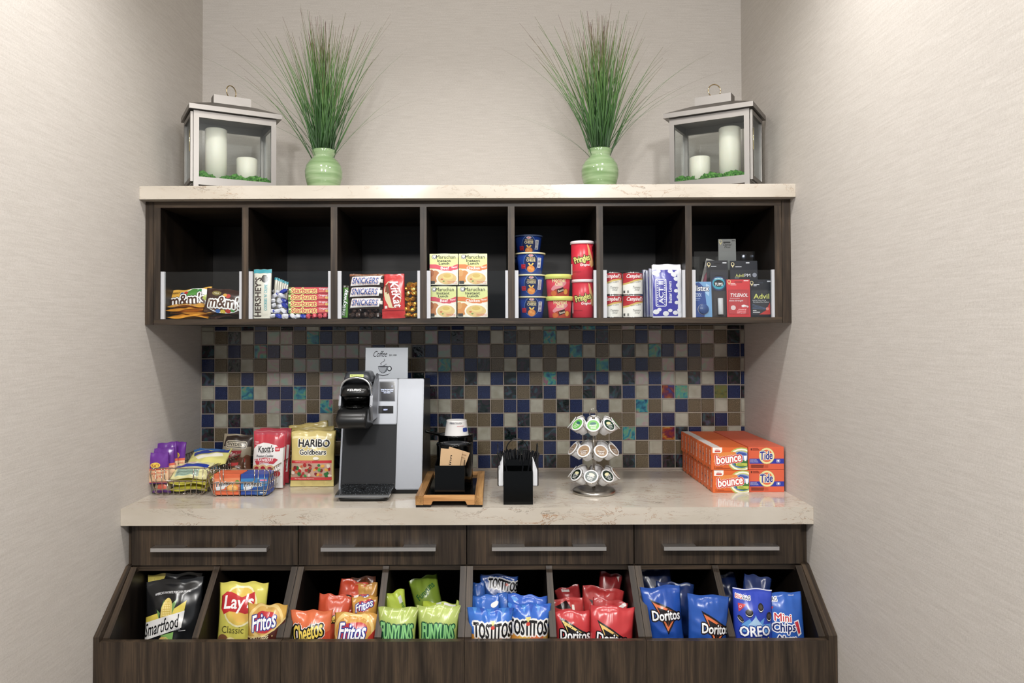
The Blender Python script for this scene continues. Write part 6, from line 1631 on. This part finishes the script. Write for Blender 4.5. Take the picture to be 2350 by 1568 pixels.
def A_TO(u, v):
    fac = [('p', [(u - 50 + 17 * q, v - 48), (u - 38 + 17 * q, v - 44), (u - 44 + 17 * q, v - 30)], '#2f58c8' if q % 2 else '#4a92e8') for q in range(7)]
    return fac + [('p', [(u - 64, v + 8), (u - 24, v + 12), (u - 20, v + 60), (u - 64, v + 60)], '#e0902e'), ('p', [(u - 24, v + 12), (u + 6, v + 12), (u + 4, v + 60), (u - 20, v + 60)], '#e2a93a'), ('p', [(u + 6, v + 12), (u + 40, v + 8), (u + 40, v + 60), (u + 4, v + 60)], '#e8703a'), ('p', [(u + 40, v + 8), (u + 66, v), (u + 66, v + 60), (u + 40, v + 60)], '#d8a040'),
                  ('t', 'TOSTITOS', u, v, 98, 30, '#1c1a1c', {'b': .10, 'o': [('#f4f2ee', 4.0)]}), ('p', [(u - 7, v - 22), (u + 7, v - 22), (u, v - 10)], '#e8d87a'), ('e', u, v - 8, 5, 4, '#d83a2a'), ('t', 'SCOOPS', u + 6, v + 40, 30, 6, '#f8f4ec', {'b': .05})]


TG = 'bright blue and orange tortilla chip bags'
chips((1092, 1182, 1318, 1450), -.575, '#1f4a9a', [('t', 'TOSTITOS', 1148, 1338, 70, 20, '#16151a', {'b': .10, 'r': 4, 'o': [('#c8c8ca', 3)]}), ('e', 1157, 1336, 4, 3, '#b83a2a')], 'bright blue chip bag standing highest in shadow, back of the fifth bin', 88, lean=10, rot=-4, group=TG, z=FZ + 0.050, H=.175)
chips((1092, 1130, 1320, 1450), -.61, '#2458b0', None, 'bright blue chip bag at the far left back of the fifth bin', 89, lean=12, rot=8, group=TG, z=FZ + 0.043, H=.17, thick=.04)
chips((1122, 1176, 1352, 1450), -.64, '#2a66c8', None, 'bright blue chip bag in the middle of the pile of the fifth bin', 90, lean=18, rot=-10, group=TG, z=FZ + 0.050, H=.14, thick=.05)
chips((1083, 1158, 1366, 1480), -.672, '#2e6ad0', [('e', 1146, 1386, 10, 6, '#f4f2ee', -20)], 'bright blue chip bag just behind the front left one', 91, lean=14, rot=5, group=TG, z=FZ + 0.029, H=.165)
chips((1152, 1250, 1370, 1500), -.688, '#2f62d0', [('p', [(1160, 1375), (1180, 1380), (1170, 1390)], '#4a92e8')], 'bright blue chip bag just behind the front right one', 92, lean=13, rot=-5, group=TG, z=FZ + 0.025, H=.175)
chips((1160, 1262, 1384, 1530), -.726, '#2f6ad8', A_TO(1208, 1433), 'blue and orange tortilla chip bag at the front right of the fifth bin', 93, lean=6, rot=-2, group=TG, z=FZ, H=.192, flare=.12)
chips((1068, 1178, 1389, 1530), -.748, '#3272dc', A_TO(1130, 1434), 'blue and orange tortilla chip bag at the front left of the fifth bin', 94, lean=4, rot=-1, group=TG, z=FZ, H=.188, flare=.14)


def A_DR(u, v, tri):
    # big triangle behind the name; (u, v) name centre
    return [('p', [(u - 36, v - 38), (u + 34, v - 2), (u - 2, v + 40)], '#1a1214'), ('p', [(u - 31, v - 31), (u + 16, v - 7), (u + 6, v - 7), (u - 22, v - 20), (u - 15, v)], tri), ('p', [(u + 2, v + 10), (u - 2, v + 33), (u + 28, v + 1), (u + 22, v + 2), (u, v + 25)], tri), ('p', [(u - 15, v), (u - 12, v), (u + 1, v + 27), (u - 2, v + 33)], tri),
            ('t', 'Doritos', u, v, 72, 21, '#ffffff', {'b': .08, 'r': 2, 'o': [('#1c1216', 3.0)]})]


RG = 'bright red tortilla chip bags in the sixth bin'
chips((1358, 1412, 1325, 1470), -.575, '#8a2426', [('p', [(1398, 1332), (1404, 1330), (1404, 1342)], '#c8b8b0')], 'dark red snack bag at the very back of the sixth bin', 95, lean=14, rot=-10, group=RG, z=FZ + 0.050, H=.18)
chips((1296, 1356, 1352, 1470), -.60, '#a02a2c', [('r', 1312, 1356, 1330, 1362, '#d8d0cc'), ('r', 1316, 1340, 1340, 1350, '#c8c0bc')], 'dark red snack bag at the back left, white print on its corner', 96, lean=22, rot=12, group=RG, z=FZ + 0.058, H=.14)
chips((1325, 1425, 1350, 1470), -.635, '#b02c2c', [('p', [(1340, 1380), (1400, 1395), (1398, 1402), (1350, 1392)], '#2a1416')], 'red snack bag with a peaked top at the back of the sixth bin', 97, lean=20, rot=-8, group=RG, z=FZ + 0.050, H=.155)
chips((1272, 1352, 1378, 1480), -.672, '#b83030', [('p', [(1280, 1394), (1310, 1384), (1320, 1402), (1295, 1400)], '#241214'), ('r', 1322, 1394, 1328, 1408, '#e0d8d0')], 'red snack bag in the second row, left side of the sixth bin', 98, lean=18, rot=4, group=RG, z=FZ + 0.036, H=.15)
chips((1345, 1428, 1372, 1480), -.68, '#b42e30', [('p', [(1395, 1398), (1420, 1372), (1425, 1376), (1402, 1404)], '#d8d4d0')], 'red snack bag in the second row, right side of the sixth bin', 99, lean=16, rot=-10, group=RG, z=FZ + 0.036, H=.15)
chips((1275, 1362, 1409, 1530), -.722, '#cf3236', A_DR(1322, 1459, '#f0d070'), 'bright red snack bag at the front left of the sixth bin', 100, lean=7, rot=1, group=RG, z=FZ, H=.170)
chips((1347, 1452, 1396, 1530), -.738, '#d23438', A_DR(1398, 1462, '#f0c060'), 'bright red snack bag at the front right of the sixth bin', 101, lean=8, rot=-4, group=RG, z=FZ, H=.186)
NG = 'blue tortilla chip bags in the seventh bin'
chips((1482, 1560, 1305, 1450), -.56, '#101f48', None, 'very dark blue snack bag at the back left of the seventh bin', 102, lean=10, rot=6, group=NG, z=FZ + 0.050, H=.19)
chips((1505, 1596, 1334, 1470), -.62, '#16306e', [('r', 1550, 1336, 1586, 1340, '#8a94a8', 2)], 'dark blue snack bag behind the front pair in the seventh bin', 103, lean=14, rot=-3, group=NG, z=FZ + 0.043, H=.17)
chips((1488, 1584, 1353, 1530), -.715, '#1e4fb4', A_DR(1540, 1413, '#e8703a'), 'blue tortilla chip bag at the front left of the seventh bin', 104, lean=8, rot=4, yaw=3, group=NG, z=FZ, H=.234, flare=.12)
chips((1572, 1672, 1358, 1530), -.748, '#2256ba', A_DR(1638, 1427, '#e8703a') + [('t', 'COOL', 1664, 1455, 14, 5, '#e8ecf8', {'b': .05, 's': .3}), ('t', 'RANCH', 1662, 1462, 18, 5, '#e8ecf8', {'b': .05, 's': .3})], 'blue tortilla chip bag at the front right of the seventh bin', 105, lean=5, rot=-3, group=NG, z=FZ, H=.222, flare=.12)
OG = 'blue cookie pouches in the rightmost bin'
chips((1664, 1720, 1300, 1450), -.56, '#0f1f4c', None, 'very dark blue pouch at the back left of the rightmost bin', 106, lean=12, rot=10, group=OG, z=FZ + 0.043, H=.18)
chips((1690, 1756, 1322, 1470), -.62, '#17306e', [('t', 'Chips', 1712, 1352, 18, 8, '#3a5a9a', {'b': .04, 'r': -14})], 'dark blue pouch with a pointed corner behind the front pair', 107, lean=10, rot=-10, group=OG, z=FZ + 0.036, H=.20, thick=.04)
A_OR = [('r', 1683, 1354, 1775, 1356.5, '#eef0f8'), ('t', 'BIG', 1696, 1371, 14, 9, '#d8323f', {'b': .05, 'r': 4, 'o': [('#ffffff', 1.2)]}), ('t', 'BAG', 1714, 1372.5, 16, 9, '#22306a', {'b': .05, 'r': 4, 'o': [('#ffffff', 1.2)]}), ('p', [(1693, 1385), (1711, 1386), (1694, 1404)], '#d8323f'), ('t', 'O', 1698, 1392, 5, 7, '#f0d8d8', {'r': 40}), ('p', [(1700, 1428), (1716, 1416), (1722, 1425), (1730, 1408), (1738, 1424), (1752, 1414), (1748, 1428), (1768, 1426), (1768, 1445), (1694, 1445)], '#5aa0e8'),
        ('p', [(1712, 1430), (1730, 1412), (1746, 1430)], '#a8d0f4')] + [q for cx, cy, rx, ry, rt in ((1716, 1404, 8.5, 8, 0), (1744, 1393, 6.5, 9, 10), (1764, 1411, 7, 10, 5), (1697, 1418, 8, 4.5, 50)) for q in (('e', cx, cy + 1.2, rx, ry, '#17140f', rt), ('e', cx, cy + .5, rx * .98, ry * .92, '#eef0ee', rt), ('e', cx, cy - 1, rx, ry * .9, '#241f1c', rt), ('e', cx, cy - 1, rx * .62, ry * .55, '#4a443f', rt))] + [
        ('t', 'OREO', 1729, 1442, 70, 21, '#ffffff', {'b': .09, 'r': -3, 'o': [('#1c3aa0', 2.0)]}), ('t', 'mini', 1740, 1461, 44, 12, '#d8dc5a', {'b': .05, 's': .2, 'r': -3, 'o': [('#1c3aa0', 1.4)]})]
chips((1684, 1775, 1354, 1530), -.732, '#2b46c8', A_OR, 'royal blue pouch with black sandwich cookies, left of the front pair', 108, lean=8, rot=-2, group=OG, z=FZ, H=.232, flare=.02, wr=.0024)
A_CA2 = [('t', 'BIG', 1770, 1379, 10, 9, '#d8323f', {'b': .05}), ('t', 'BAG', 1785, 1381, 16, 9, '#22306a', {'b': .05, 'r': 4, 'o': [('#ffffff', 1.2)]}), ('p', [(1769, 1396), (1783, 1396), (1770, 1414)], '#d8323f'), ('t', 'RESEALABLE', 1828, 1373.5, 14, 2.4, '#dfe8fa', {'b': .03}),
         ('t', 'Mini', 1800, 1419, 36, 16, '#d8323f', {'b': .06, 'r': 5, 'o': [('#ffffff', 1.8)]}), ('t', 'Chips', 1801, 1442, 50, 24, '#1a2a78', {'b': .06, 's': .1, 'r': -2, 'o': [('#f4f6fc', 2.6)]}), ('t', 'Ahoy', 1804, 1466, 44, 18, '#1a2a78', {'b': .06, 'o': [('#f4f6fc', 2.6)]}), ('p', [(1823, 1427), (1836, 1424), (1841, 1455), (1832, 1460)], '#f4f6fc'), ('p', [(1825, 1429), (1834, 1427), (1838, 1452), (1833, 1456)], '#d8323f')]
chips((1768, 1853, 1368, 1530), -.722, '#2a62c8', A_CA2, 'mid blue pouch with red and white lettering, right of the front pair', 109, lean=8, rot=1, group=OG, z=FZ, H=.218, flare=.01, wr=.0022)
